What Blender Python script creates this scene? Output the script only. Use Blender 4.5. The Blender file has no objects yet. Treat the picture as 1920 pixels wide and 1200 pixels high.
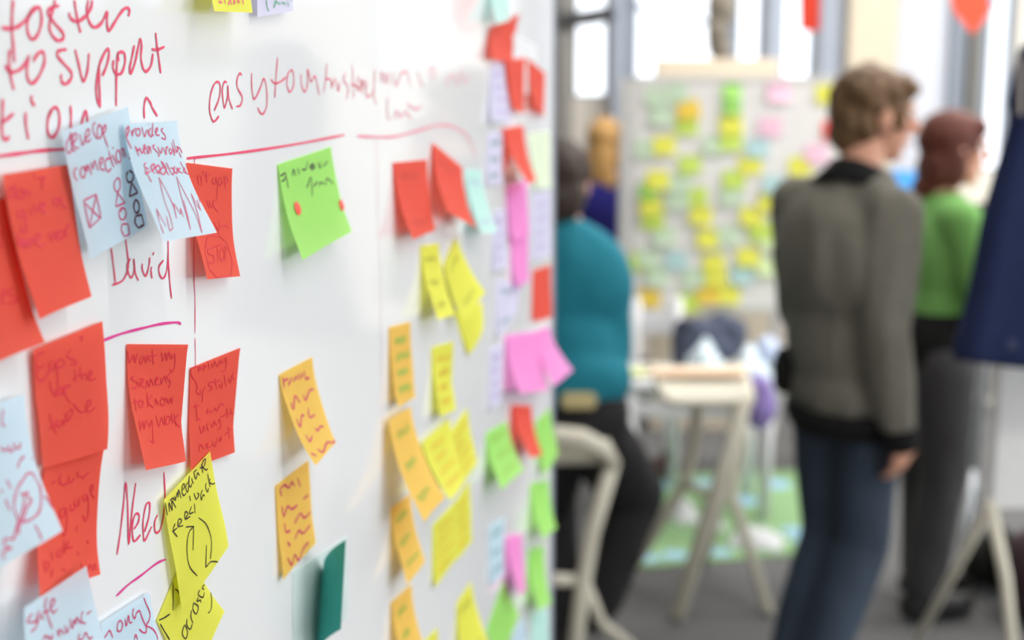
import bpy, bmesh, math, random
import numpy as np
from mathutils import Vector, Matrix, noise
from mathutils.bvhtree import BVHTree
random.seed(7)
SC = bpy.context.scene
COL = SC.collection

# ------------------------------------------------------------------ camera
F = 2400.0                      # focal length in pixels of the 1920x1200 frame
HC = 1.68                       # eye height
PH = math.atan(400.0 / F)       # pitch down
CAM = Vector((0, 0, HC))
FW = Vector((0, math.cos(PH), -math.sin(PH)))
UP = Vector((0, math.sin(PH), math.cos(PH)))
RT = Vector((1, 0, 0))
cd = bpy.data.cameras.new('camera')
cam = bpy.data.objects.new('camera', cd)
COL.objects.link(cam)
SC.camera = cam
cd.sensor_width = 36.0
cd.lens = F / 1920 * 36.0
cam.location = CAM
cam.rotation_euler = (math.pi / 2 - PH, 0, 0)
cd.clip_start = 0.02
cd.dof.use_dof = True
cd.dof.focus_distance = 0.80
cd.dof.aperture_fstop = 4.0

# ------------------------------------------------------------------ world, exposure
w = bpy.data.worlds.new('sky')
SC.world = w
w.use_nodes = True
nt = w.node_tree
bg = nt.nodes['Background']
tc = nt.nodes.new('ShaderNodeTexCoord')
sep = nt.nodes.new('ShaderNodeSeparateXYZ')
rp = nt.nodes.new('ShaderNodeValToRGB')
nt.links.new(tc.outputs['Generated'], sep.inputs[0])
nt.links.new(sep.outputs['Z'], rp.inputs[0])
rp.color_ramp.elements[0].color = (0.86, 0.90, 0.95, 1)
rp.color_ramp.elements[1].color = (0.80, 0.90, 1.0, 1)
nt.links.new(rp.outputs[0], bg.inputs[0])
bg.inputs[1].default_value = 2.5
SC.view_settings.view_transform = 'Standard'
SC.view_settings.look = 'None'
SC.view_settings.gamma = 1.0
SC.view_settings.use_curve_mapping = False
SC.view_settings.exposure = 0.0

def area(name, loc, rot, sx, sy, power, col=(1, 1, 1)):
    l = bpy.data.lights.new(name, 'AREA')
    l.shape = 'RECTANGLE'; l.size = sx; l.size_y = sy; l.energy = power; l.color = col
    o = bpy.data.objects.new(name, l); COL.objects.link(o)
    o.location = loc; o.rotation_euler = rot
    return o
# daylight entering through the big windows on the right; rear light is an added fill
area('rear_fill_light', (4.6, -3.3, 2.1), (math.radians(90), 0, 0), 2.4, 2.2, 70, (0.95, 0.98, 1.0))  # unseen fill, added to brighten surfaces that face the camera
area('window_daylight', (7.7, 2.0, 2.0), (0, math.radians(90), 0), 2.4, 4.0, 150, (0.93, 0.97, 1.0))
LAMPS = [(2.7, 0.75), (2.7, 1.9), (2.7, 4.2), (2.7, 6.3)]
for i, (lx, ly) in enumerate(LAMPS):
    area('lamp_light', (lx, ly, 3.38), (0, 0, 0), 4.4, 0.12, (48, 20, 98, 125)[i], (1.0, 0.985, 0.96))

# ------------------------------------------------------------------ pixel helpers (authoring frame 1920x1200)
def ray(px, py):
    return FW + RT * ((px - 960) / F) - UP * ((py - 600) / F)
def W(px, py, Y):                  # world point on that sight line at world y = Y
    d = ray(px, py); return CAM + d * (Y / d.y)
def FL(px, py, z=0.0):             # world point on that sight line at height z
    d = ray(px, py); return CAM + d * ((z - HC) / d.z)
def PX(p):
    v = Vector(p) - CAM; z = v.dot(FW)
    return 960 + F * v.x / z, 600 - F * v.dot(UP) / z, z

# ------------------------------------------------------------------ materials
def lin(c):
    c = c / 255.0
    return c / 12.92 if c <= 0.04045 else ((c + 0.055) / 1.055) ** 2.4
def rgb(r, g, b): return (lin(r), lin(g), lin(b), 1)
MATS = {}
def mat(name, c, rough=0.6, metal=0.0, spec=0.4, var=0.05, scale=30.0, bump=0.0, transl=0.0, coat=0.0, bscale=None):
    if name in MATS: return MATS[name]
    m = bpy.data.materials.new(name); m.use_nodes = True
    n = m.node_tree; b = n.nodes['Principled BSDF']; out = n.nodes['Material Output']
    col = rgb(*c)
    t = n.nodes.new('ShaderNodeTexCoord')
    nz = n.nodes.new('ShaderNodeTexNoise'); nz.inputs['Scale'].default_value = scale; nz.inputs['Detail'].default_value = 3
    n.links.new(t.outputs['Object'], nz.inputs['Vector'])
    mx = n.nodes.new('ShaderNodeMix'); mx.data_type = 'RGBA'
    mx.inputs[6].default_value = tuple(x * (1 - var) for x in col[:3]) + (1,)
    mx.inputs[7].default_value = tuple(min(1, x * (1 + var)) for x in col[:3]) + (1,)
    n.links.new(nz.outputs['Fac'], mx.inputs[0])
    n.links.new(mx.outputs[2], b.inputs['Base Color'])
    b.inputs['Roughness'].default_value = rough
    b.inputs['Metallic'].default_value = metal
    b.inputs['Specular IOR Level'].default_value = spec
    if coat:
        b.inputs['Coat Weight'].default_value = coat; b.inputs['Coat Roughness'].default_value = 0.1
    if bump:
        n2 = n.nodes.new('ShaderNodeTexNoise'); n2.inputs['Scale'].default_value = bscale or scale * 4; n2.inputs['Detail'].default_value = 4
        n.links.new(t.outputs['Object'], n2.inputs['Vector'])
        bp = n.nodes.new('ShaderNodeBump'); bp.inputs['Strength'].default_value = bump; bp.inputs['Distance'].default_value = 0.002
        n.links.new(n2.outputs['Fac'], bp.inputs['Height']); n.links.new(bp.outputs[0], b.inputs['Normal'])
    if transl:
        tr = n.nodes.new('ShaderNodeBsdfTranslucent'); n.links.new(mx.outputs[2], tr.inputs['Color'])
        ms = n.nodes.new('ShaderNodeMixShader'); ms.inputs[0].default_value = transl
        n.links.new(b.outputs[0], ms.inputs[1]); n.links.new(tr.outputs[0], ms.inputs[2])
        n.links.new(ms.outputs[0], out.inputs['Surface'])
    MATS[name] = m
    return m
def glass(name):
    if name in MATS: return MATS[name]
    m = bpy.data.materials.new(name); m.use_nodes = True
    n = m.node_tree; n.nodes.remove(n.nodes['Principled BSDF'])
    tr = n.nodes.new('ShaderNodeBsdfTransparent'); gl = n.nodes.new('ShaderNodeBsdfGlossy'); gl.inputs['Roughness'].default_value = 0.02
    fr = n.nodes.new('ShaderNodeFresnel'); fr.inputs[0].default_value = 1.3
    ms = n.nodes.new('ShaderNodeMixShader')
    n.links.new(fr.outputs[0], ms.inputs[0]); n.links.new(tr.outputs[0], ms.inputs[1]); n.links.new(gl.outputs[0], ms.inputs[2])
    n.links.new(ms.outputs[0], n.nodes['Material Output'].inputs['Surface'])
    MATS[name] = m
    return m
def emit(name, c, s):
    m = bpy.data.materials.new(name); m.use_nodes = True
    b = m.node_tree.nodes['Principled BSDF']
    b.inputs['Emission Color'].default_value = rgb(*c); b.inputs['Emission Strength'].default_value = s
    return m

# ------------------------------------------------------------------ object helpers: all meshes are given in world coordinates
ORG = {}
def mk(name, bm_or_vf, m, parent=None, org=None, smooth=False):
    me = bpy.data.meshes.new(name)
    if isinstance(bm_or_vf, tuple):
        vs, fs = bm_or_vf
        me.from_pydata([tuple(v) for v in vs], [], fs)
    else:
        bm_or_vf.to_mesh(me); bm_or_vf.free()
    if parent is not None: o0 = ORG[parent.name]
    elif org is not None: o0 = Vector(org)
    else:
        n = len(me.vertices); a = np.empty(n * 3); me.vertices.foreach_get('co', a); a = a.reshape(-1, 3)
        o0 = Vector((float(a[:, 0].mean()), float(a[:, 1].mean()), float(a[:, 2].min())))
    me.transform(Matrix.Translation(-o0))
    me.materials.append(m)
    if smooth: me.shade_smooth()
    me.update()
    o = bpy.data.objects.new(name, me); COL.objects.link(o)
    if parent is not None: o.parent = parent
    else: o.location = o0
    ORG[o.name] = o0
    return o
def tag(o, label=None, cat=None, group=None, kind=None):
    if label: o['label'] = label
    if cat: o['category'] = cat
    if group: o['group'] = group
    if kind: o['kind'] = kind
    return o
def thing(name, loc, label, cat, group=None):
    o = bpy.data.objects.new(name, None); COL.objects.link(o); o.location = loc; o.empty_display_size = 0.05
    ORG[o.name] = Vector(loc)
    return tag(o, label, cat, group)
def struct(name, bm, m, parent=None, label=None):
    o = mk(name, bm, m, parent)
    if parent is None: o['kind'] = 'structure'
    if label: o['label'] = label
    return o

def add_box(bm, x0, x1, y0, y1, z0, z1, bev=0.0):
    t = bmesh.new()
    bmesh.ops.create_cube(t, size=1.0)
    for v in t.verts:
        v.co = Vector(((x0 + x1) / 2 + v.co.x * (x1 - x0), (y0 + y1) / 2 + v.co.y * (y1 - y0), (z0 + z1) / 2 + v.co.z * (z1 - z0)))
    if bev: bmesh.ops.bevel(t, geom=t.edges[:], offset=bev, segments=2, affect='EDGES')
    merge(bm, t)
    return bm
def merge(bm, t):
    me = bpy.data.meshes.new('tmp'); t.to_mesh(me); t.free(); bm.from_mesh(me); bpy.data.meshes.remove(me)
def box(*a, bev=0.0):
    return add_box(bmesh.new(), *a, bev=bev)
def add_obox(bm, c, ax, ay, az, hx, hy, hz, bev=0.0):   # oriented box: centre, three unit axes, half sizes
    t = bmesh.new(); bmesh.ops.create_cube(t, size=2.0)
    for v in t.verts: v.co = Vector(c) + ax * (v.co.x * hx) + ay * (v.co.y * hy) + az * (v.co.z * hz)
    if bev: bmesh.ops.bevel(t, geom=t.edges[:], offset=bev, segments=2, affect='EDGES')
    merge(bm, t); return bm
def obox(*a, bev=0.0): return add_obox(bmesh.new(), *a, bev=bev)
def quadslab(P, th, nrm):          # slab from 4 world points, extruded back along nrm
    P = [Vector(p) for p in P]; q = [p + Vector(nrm) * th for p in P]
    return (P + q, [(0, 1, 2, 3), (7, 6, 5, 4), (0, 4, 5, 1), (1, 5, 6, 2), (2, 6, 7, 3), (3, 7, 4, 0)])
def tube(pts, r, seg=10, bm=None, cap=True, flat=1.0, up=None):   # swept tube, r a number or list; flat squashes the second axis
    bm = bm or bmesh.new()
    pts = [Vector(p) for p in pts]; n = len(pts)
    rs = r if isinstance(r, (list, tuple)) else [r] * n
    rings = []
    prev = None
    for i, p in enumerate(pts):
        if i == 0: t = pts[1] - pts[0]
        elif i == n - 1: t = pts[-1] - pts[-2]
        else: t = (pts[i + 1] - p).normalized() + (p - pts[i - 1]).normalized()
        t.normalize()
        if prev is None:
            a = Vector(up) if up is not None else (Vector((0, 0, 1)) if abs(t.z) < 0.9 else Vector((1, 0, 0)))
        else: a = prev
        a = (a - t * a.dot(t)).normalized(); prev = a
        b = t.cross(a)
        rings.append([bm.verts.new(p + a * (rs[i] * math.cos(2 * math.pi * k / seg)) + b * (rs[i] * flat * math.sin(2 * math.pi * k / seg))) for k in range(seg)])
    for i in range(n - 1):
        for k in range(seg):
            bm.faces.new((rings[i][k], rings[i][(k + 1) % seg], rings[i + 1][(k + 1) % seg], rings[i + 1][k]))
    if cap:
        bm.faces.new(rings[0][::-1]); bm.faces.new(rings[-1])
    return bm
def ell(bm, c, rx, ry, rz, R=None, sub=3):
    t = bmesh.new(); bmesh.ops.create_icosphere(t, subdivisions=sub, radius=1.0)
    for v in t.verts:
        q = Vector((v.co.x * rx, v.co.y * ry, v.co.z * rz))
        v.co = Vector(c) + (R @ q if R is not None else q)
    merge(bm, t); return bm
def smooth_path(pts, k=6):
    P = [np.array(p, float) for p in pts]
    if len(P) < 3:
        a, b = P[0], P[-1]
        return [a + (b - a) * t / k for t in range(k + 1)]
    P = [2 * P[0] - P[1]] + P + [2 * P[-1] - P[-2]]
    out = []
    for i in range(1, len(P) - 2):
        p0, p1, p2, p3 = P[i - 1:i + 3]
        for j in range(k):
            t = j / k
            out.append(0.5 * ((2 * p1) + (-p0 + p2) * t + (2 * p0 - 5 * p1 + 4 * p2 - p3) * t * t + (-p0 + 3 * p1 - 3 * p2 + p3) * t ** 3))
    out.append(P[-2])
    return out

# ------------------------------------------------------------------ room shell
M_floor = mat('carpet_grey', (102, 101, 101), 0.95, var=0.12, scale=60, bump=0.6, bscale=900)
M_wall = mat('wall_cream', (226, 219, 208), 0.85, var=0.02, scale=4)
M_ceil = mat('ceiling_white', (235, 235, 232), 0.9, var=0.02)
M_alu = mat('window_frame_grey', (150, 158, 170), 0.45, metal=0.2, var=0.05)
M_dark = mat('dark_metal', (84, 84, 86), 0.5, metal=0.3)
RX0, RX1, RY0, RY1, RH = -3.0, 8.0, -3.5, 8.0, 3.6
struct('floor', box(RX0 - .2, RX1 + .2, RY0 - .2, RY1 + .2, -0.1, 0), M_floor)
struct('ceiling', box(RX0 - .2, RX1 + .2, RY0 - .2, RY1 + .2, RH, RH + .1), M_ceil)
M_wall2 = mat('wall_greige', (158, 154, 148), 0.85, var=0.02, scale=4)
struct('wall_left', box(RX0 - .2, RX0, RY0, RY1, 0, RH), M_wall2)
def wall_with_windows(name, axis, c0, c1, a0, a1, wins, m):
    bm = bmesh.new()
    def seg(u0, u1, z0, z1):
        if u1 - u0 < 1e-4 or z1 - z0 < 1e-4: return
        if axis == 'x': add_box(bm, u0, u1, c0, c1, z0, z1)
        else: add_box(bm, c0, c1, u0, u1, z0, z1)
    u = a0
    for (w0, w1, z0, z1) in sorted(wins):
        seg(u, w0, 0, RH); seg(w0, w1, 0, z0); seg(w0, w1, z1, RH); u = w1
    seg(u, a1, 0, RH)
    return struct(name, bm, m)
YW = 8.0
def wx(px): return W(px, 100, YW).x
def wz(py): return W(1300, py, YW).z
Z1 = 3.3
# far wall: measured window openings (left and right limits, sill, head)
FARWIN = [(-2.6, -0.2, 1.72, Z1), (wx(1010), wx(1046), 1.72, Z1), (wx(1076), wx(1143), wz(184), Z1), (wx(1189), wx(1364), wz(190), Z1), (wx(1381), wx(1433), wz(190), Z1),
          (wx(1465), wx(1531), wz(168), Z1), (wx(1845), wx(1905), wz(322), Z1), 
          (3.40, 4.02, 1.95, Z1), (4.16, 4.9, 2.42, Z1), (5.05, 6.2, 2.42, Z1), (6.4, 7.6, 2.42, Z1)]
wall_with_windows('wall_far', 'x', YW, YW + .2, RX0, RX1, FARWIN, M_wall)
RWIN = [(-2.6, -0.4, 1.1, Z1), (0.0, 2.2, 1.1, Z1), (2.6, 4.8, 1.1, Z1), (5.2, 7.4, 1.1, Z1)]
wall_with_windows('wall_right', 'y', RX1, RX1 + .2, RY0, RY1, RWIN, M_wall)
BWIN = [(3.4, 5.8, 1.0, Z1)]  # unseen rear window, added along with the rear fill to raise the light
wall_with_windows('wall_rear', 'x', RY0 - .2, RY0, RX0, RX1, BWIN, M_wall)
GL = glass('window_glass')
wn = 0
def window(axis, c, w0, w1, z0, z1, bars=0):
    global wn
    wn += 1
    def bx(bm, u0, u1, d0, d1, a, b):
        if axis == 'x': add_box(bm, u0, u1, c + d0, c + d1, a, b)
        else: add_box(bm, c + d0, c + d1, u0, u1, a, b)
    r = bpy.data.objects.new('window_%d' % wn, None); COL.objects.link(r)
    loc = ((w0 + w1) / 2, c, z0) if axis == 'x' else (c, (w0 + w1) / 2, z0)
    r.location = loc; ORG[r.name] = Vector(loc); r['kind'] = 'structure'
    bm = bmesh.new(); bx(bm, w0, w1, .09, .1, z0, z1); mk('pane', bm, GL, r)
    t = .022
    bm = bmesh.new(); bx(bm, w0, w0 + t, .05, .13, z0, z1); bx(bm, w1 - t, w1, .05, .13, z0, z1); bx(bm, w0 + t, w1 - t, .05, .13, z0, z0 + t); bx(bm, w0 + t, w1 - t, .05, .13, z1 - t, z1)
    mk('window_frame', bm, M_alu, r)
    for k in range(bars):
        u = w0 + (w1 - w0) * (k + 1) / (bars + 1)
        bm = bmesh.new(); bx(bm, u - .02, u + .02, .05, .13, z0 + t, z1 - t); mk('glazing_bar', bm, M_alu, r)
    return r
for (a, b, c, d) in FARWIN: window('x', YW, a, b, c, d)
for (a, b, c, d) in RWIN: window('y', RX1, a, b, c, d, 1)
for (a, b, c, d) in BWIN: window('x', RY0 - .2, a, b, c, d, 1)
# mullions and columns standing proud of the far wall
tn = 0
def trim(bm, m):
    global tn
    tn += 1
    return struct('trim_%d' % tn, bm, m)
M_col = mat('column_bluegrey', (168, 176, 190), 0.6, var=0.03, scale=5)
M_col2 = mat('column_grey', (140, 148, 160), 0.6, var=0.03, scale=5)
M_beige = mat('pillar_cream', (204, 192, 172), 0.8, var=0.02, scale=3)
M_pale = mat('blind_pale', (200, 203, 213), 0.8, var=0.02, scale=3)
M_dgrey = mat('post_dark_grey', (112, 110, 106), 0.6, var=0.05, scale=5)
trim(box(wx(1046), wx(1074), YW - .1, YW, 0, RH, bev=.004), mat('mullion_taupe', (150, 146, 140), 0.6))
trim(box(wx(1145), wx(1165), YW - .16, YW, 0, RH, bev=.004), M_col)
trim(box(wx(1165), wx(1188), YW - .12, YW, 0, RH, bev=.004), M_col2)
trim(box(wx(1364), wx(1380), YW - .08, YW, 0, RH, bev=.004), M_col2)
trim(box(wx(1434), wx(1464), YW - .1, YW, 0, RH, bev=.004), M_col)
trim(box(wx(1532), wx(1571), YW - .12, YW, 0, RH, bev=.004), M_col)
trim(box(wx(1573), wx(1664), YW - .22, YW, 0, RH, bev=.01), M_beige)
trim(box(wx(1665), wx(1772), YW - .06, YW - .02, .2, 3.4, bev=.004), M_pale)
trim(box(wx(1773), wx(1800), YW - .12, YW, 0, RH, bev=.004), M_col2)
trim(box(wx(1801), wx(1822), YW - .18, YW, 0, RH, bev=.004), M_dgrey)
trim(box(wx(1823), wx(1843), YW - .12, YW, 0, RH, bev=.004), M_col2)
struct('baseboard_far', box(RX0, RX1, YW - .015, YW, 0, .1), M_dgrey)
# ceiling luminaires (outside the frame, they light the room)
M_lamp = mat('lamp_housing', (230, 230, 230), 0.5)
M_diff = emit('lamp_diffuser', (255, 252, 245), 4.0)
for i, (lx, ly) in enumerate(LAMPS):
    t = thing('ceiling_lamp', (lx, ly, RH - .16), 'long white ceiling lamp strip, %s of the four from the camera' % ('nearest', 'second', 'third', 'farthest')[i], 'lamp', 'ceiling lamps')
    mk('lamp_housing', box(lx - 2.25, lx + 2.25, ly - .09, ly + .09, RH - .16, RH, bev=.01), M_lamp, t)
    mk('diffuser', box(lx - 2.2, lx + 2.2, ly - .06, ly + .06, RH - .19, RH - .16), M_diff, t)
# ------------------------------------------------------------------ near whiteboard
AL = math.atan(540.0 / F * math.cos(PH))
BD = Vector((math.sin(AL), math.cos(AL), 0))          # along the board, away from the camera
BN = Vector((math.cos(AL), -math.sin(AL), 0))         # out of the board, towards the room
BP = -0.372                                           # plane: BN . P = BP
def onboard(px, py, d=0.0):
    r = ray(px, py); t = (BP + d - BN.dot(CAM)) / BN.dot(r)
    return CAM + r * t
def BC(s, n, z): return BD * s + BN * (BP + n) + Vector((0, 0, z))
S0 = onboard(-70, 1150).dot(BD); S1 = onboard(1036, 600).dot(BD)
BZ0, BZ1 = 0.62, 2.06
M_wb = mat('whiteboard_enamel', (222, 223, 225), 0.065, spec=0.5, var=0.012, scale=2.5)
M_wf = mat('board_frame_aluminium', (172, 178, 192), 0.35, metal=0.4, var=0.03)
M_wp = mat('stand_grey', (175, 178, 182), 0.4, metal=0.5)
Zu = Vector((0, 0, 1))
wbd = thing('whiteboard', BC((S0 + S1) / 2, -.015, 0), 'large rolling whiteboard in the foreground covered with sticky notes and red marker writing', 'whiteboard')
sm, sh = (S0 + S1) / 2, (S1 - S0) / 2
zm, zh = (BZ0 + BZ1) / 2, (BZ1 - BZ0) / 2
mk('writing_panel', obox(BC(sm, -.012, zm), BD, BN, Zu, sh - .004, .012, zh), M_wb, wbd)
mk('frame_bar', obox(BC(S0, -.012, zm), BD, BN, Zu, .012, .015, zh + .012, bev=.003), M_wf, wbd)
mk('frame_bar', obox(BC(S1, -.012, zm), BD, BN, Zu, .0035, .0145, zh + .012, bev=.001), M_wf, wbd)
mk('frame_bar', obox(BC(sm, -.012, BZ0), BD, BN, Zu, sh - .012, .015, .012, bev=.003), M_wf, wbd)
mk('frame_bar', obox(BC(sm, -.012, BZ1), BD, BN, Zu, sh - .012, .015, .012, bev=.003), M_wf, wbd)
mk('pen_tray', obox(BC(sm, .022, BZ0 - .004), BD, BN, Zu, .25, .02, .004, bev=.001), M_wf, wbd)
for s in (S0 + .12, S1 - .12):
    mk('post', obox(BC(s, -.045, .55 + .25), BD, BN, Zu, .018, .015, .74, bev=.003), M_wp, wbd)
    mk('foot', obox(BC(s, -.045, .085), BD, BN, Zu, .02, .26, .018, bev=.004), M_wp, wbd)
    for n in (-.27, .18):
        c = BC(s, n, .033)
        mk('caster', tube([c - BD * .012, c + BD * .012], .033, 16), M_dark, wbd)
mk('cross_bar', obox(BC(sm, -.045, .3), BD, BN, Zu, sh - .13, .012, .018, bev=.003), M_wp, wbd)

def parse(txt, x0=0.0, y0=0.0, k=1.0):
    out = []
    for st in txt.split(';'):
        pts = [tuple(float(v) for v in p.split(',')) for p in st.split()]
        if pts: out.append([(x0 + a / k, y0 + b / k) for a, b in pts])
    return out
def C1(t): return parse(t, 0, 0, 4)
def C2(t): return parse(t, 0, 280, 4)
def C3(t): return parse(t, 0, 580, 4)
def C4(t): return parse(t, 0, 880, 3.75)
def C5(t): return parse(t, 440, 0, 4)
def C6(t): return parse(t, 440, 280, 4)
def C7(t): return parse(t, 440, 580, 4)
def C8(t): return parse(t, 440, 880, 3.75)
def D1(t): return parse(t, 110, 190, 8)
def D2(t): return parse(t, 0, 900, 8)
def D3(t): return parse(t, 0, 1050, 8)
def D4(t): return parse(t, 200, 1050, 8)
def D5(t): return parse(t, 290, 840, 12)

def ribbon(strokes, hit, width, off, k=5):
    vs, fs = [], []
    for st in strokes:
        q = st if len(st) > 1 else [st[0], (st[0][0] + 1, st[0][1] + 1)]
        run = []
        for p in smooth_path(q, k):
            h = hit(p[0], p[1])
            if h is None:
                if len(run) > 1: emit_run(run, vs, fs, width, off)
                run = []
            elif not run or (h[0] - run[-1][0]).length > 1e-4: run.append(h)
        if len(run) > 1: emit_run(run, vs, fs, width, off)
    return vs, fs
def emit_run(run, vs, fs, width, off):
    n = len(run); b = len(vs)
    for i, (p, nn) in enumerate(run):
        a = run[max(0, i - 1)][0]; c = run[min(n - 1, i + 1)][0]
        t = (c - a)
        if t.length < 1e-7: t = Vector((0, 0, 1))
        t.normalize(); s = nn.cross(t); s.normalize()
        wv = width * 0.5 * (0.72 if i in (0, n - 1) else 1.0) * (1 + 0.15 * math.sin(i * 0.9 + b))
        vs.append(p + nn * off + s * wv); vs.append(p + nn * off - s * wv)
    for i in range(n - 1):
        fs.append((b + 2 * i, b + 2 * i + 1, b + 2 * i + 3, b + 2 * i + 2))
def board_hit(px, py): return onboard(px, py), BN
M_red = mat('marker_red', (222, 58, 98), 0.4, var=0.12, scale=120)
M_redf = mat('marker_red_faded', (226, 120, 145), 0.4, var=0.15, scale=120)
M_redff = mat('marker_red_very_faded', (232, 184, 194), 0.4, var=0.1, scale=120)
M_mag = mat('marker_magenta', (214, 50, 140), 0.4, var=0.1, scale=120)
def write_board(strokes, width, m, label):
    v = ribbon(strokes, board_hit, width, .0004)
    o = mk('marker_writing', v, m, wbd); o['label'] = label
write_board(C1("95,0 88,100 85,220 95,330 105,470; 10,205 60,215 120,205 180,160 230,100 260,70; 300,55 240,70 205,150 205,240 240,295 285,250 310,150 300,60; 440,42 380,60 355,95 400,165 465,240 475,280 440,305 400,280 370,220 375,140 400,50 410,0; 555,0 570,100 590,200 602,245; 515,95 530,140 580,160 640,120 680,60 690,0; 660,0 650,80 665,160 705,205 760,170 800,90 800,170 812,232 850,180 900,100 940,60 970,75 960,120"), .0019, M_red, 'red marker word foster')
write_board(C1("70,370 65,450 75,560 100,675; 35,490 60,530 100,540 160,510 210,430; 215,410 200,500 205,590 240,625 290,570 330,470 325,400 295,390 255,440 248,460; 495,370 440,380 425,415 470,470 530,540 530,590 490,630 460,610 455,555; 560,370 585,470 610,580 630,605 655,520 665,400; 750,808 725,740 720,640 740,500 780,400 808,368 815,410 795,500 765,568; 740,490 742,600 745,700 750,808; 880,400 875,470 870,600 868,795; 850,450 845,510 870,555 910,545 935,470 930,400 905,390 880,405 890,460; 1005,340 985,440 970,520 980,548 1010,470 1035,350 1050,295 1060,340 1055,430 1070,510 1095,535 1130,490 1145,400; 1165,245 1175,350 1190,450 1203,550; 1135,370 1180,372 1230,350"), .0018, M_red, 'red marker words to support')
write_board(C1("18,740 15,850 10,960 20,1030 45,1050 65,1020; 0,920 40,900 100,850; 190,840 190,930 210,1045; 235,715 232,755 260,795; 380,820 355,900 355,990 385,1030 425,990 445,900 430,820 395,810 360,880; 525,790 530,870 528,950 530,1010; 600,960 640,830 660,960"), .0018, M_red, 'red marker letters tion')
write_board(C1("1080,890 1078,800 1095,735 1125,770 1140,810 1178,872"), .0016, M_red, 'small red arch above the blue notes')
write_board(C1("-60,1180 0,1170 150,1150 300,1130 465,1120 600,1112") + parse("350,297 450,286 550,271 645,253"), .0018, M_red, 'long red underline')
write_board(parse("365,293 364,308 364,400 363,515 365,560 365,625; 365,634 366,690 366,760"), .0008, M_red, 'thin red column line')
write_board(parse("670,255 703,257 740,256 780,246 820,235 850,238 875,255 892,292"), .0022, M_redf, 'faded red curved line')
write_board(parse("703,245 706,300 709,400 712,520 714,600 716,760 719,900"), .0008, M_redff, 'very faded red column line')
write_board(C1("1605,830 1640,740 1650,650 1635,615 1605,630 1575,720 1570,830 1590,900 1610,908 1640,870; 1700,620 1680,615 1665,680 1675,780 1685,805 1705,720 1705,640 1715,740 1742,820; 1812,565 1795,550 1775,600 1780,660 1815,730 1800,790 1770,798") +
            C5("125,545 125,640 135,720 150,740 190,660 215,590 235,650 240,780 215,850 190,845 170,805; 320,430 310,550 298,735; 270,595 300,625 345,610 380,580; 425,520 395,560 390,640 412,690 440,640 440,560 425,520; 495,555 500,640 525,690 545,620 545,520 570,620; 570,620 600,570 620,650 635,715; 690,480 680,600 665,690; 680,590 720,600 725,660; 725,665 745,600 750,580; 760,600 775,685 790,620; 830,545 815,600 850,660 835,745; 880,485 885,620 890,740; 870,630 930,650; 930,570 910,640 935,680 945,600 955,700; 950,690 965,600 985,720; 990,600 985,720 1035,690 1050,520 1040,700 1060,790"), .0014, M_red, 'red marker words easy to understand')
write_board(C5("1095,620 1100,540 1130,620 1140,550 1160,640; 1180,540 1190,600 1215,640 1240,560 1290,540 1310,640; 1370,530 1385,600 1410,640; 1450,560 1480,500 1500,540 1470,600; 1600,660 1590,600 1640,560 1660,640 1700,540 1720,620 1760,560; 1150,730 1140,820 1160,910; 1195,890 1215,830 1240,880 1280,840 1320,900; 1290,780 1360,820 1400,790"), .0019, M_redf, 'faded red marker words at the far end')
write_board(C2("830,740 845,850 862,1000; 935,640 955,800 960,880 920,980 840,1018; 975,820 950,870 965,940 985,960 1005,900 1000,820 1010,920 1035,985; 1065,855 1065,900 1090,950 1115,870 1120,810; 1150,770 1145,795; 1135,880 1130,910 1138,970; 1225,830 1190,880 1195,940 1220,968 1245,920 1258,800 1258,650; 1258,800 1265,920 1275,1040 1285,1120"), .0013, M_red, 'red marker name written under the blue notes')
write_board(C3("740,245 900,185 1050,145 1200,110 1320,98 1355,110"), .0016, M_mag, 'magenta underline')
write_board(C4("820,600 845,430 865,250 880,95 895,250 903,530 925,300 952,95; 940,420 970,370 975,320 950,315 930,380 930,470 945,505 985,460; 1015,440 1045,330 1050,240 1025,250 1005,350 1005,440 1015,500 1065,400; 1105,320 1085,370 1090,440 1120,430 1145,340 1158,200 1150,20"), .0014, M_red, 'red marker word Need')
write_board(C4("815,890 900,810 990,745 1100,660 1165,632"), .0014, M_mag, 'magenta stroke below the word Need')

# ------------------------------------------------------------------ sticky notes on the near board
PAPER = dict(red=(240, 98, 80), yellow=(238, 237, 98), green=(178, 236, 128), blue=(212, 233, 245), orange=(245, 205, 104), pink=(250, 160, 224),
             lilac=(228, 226, 246), mint=(206, 243, 236), faint=(224, 238, 236), teal=(70, 190, 180), cream=(240, 250, 226), white=(246, 246, 248))
def paper(c): return mat('paper_' + c, PAPER[c], 0.75, spec=0.25, var=0.03, scale=40, bump=0.05, transl=0.42)
INK = dict(red=mat('ink_red', (196, 20, 60), 0.5), darkred=mat('ink_dark_red', (208, 24, 50), 0.5), crimson=mat('ink_crimson', (190, 30, 92), 0.5), black=mat('ink_black', (40, 30, 24), 0.5),
           green=mat('ink_green', (40, 140, 100), 0.5), amber=mat('ink_amber', (228, 178, 50), 0.6), dim=mat('ink_olive', (170, 170, 60), 0.6), maroon=mat('ink_maroon', (90, 16, 40), 0.5),
           purple=mat('ink_purple', (200, 185, 225), 0.6), ruby=mat('ink_ruby', (205, 60, 60), 0.5), leaf=mat('ink_leaf', (150, 180, 70), 0.6))
ENAME = {}
NG = 'sticky notes on the near whiteboard'
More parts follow.
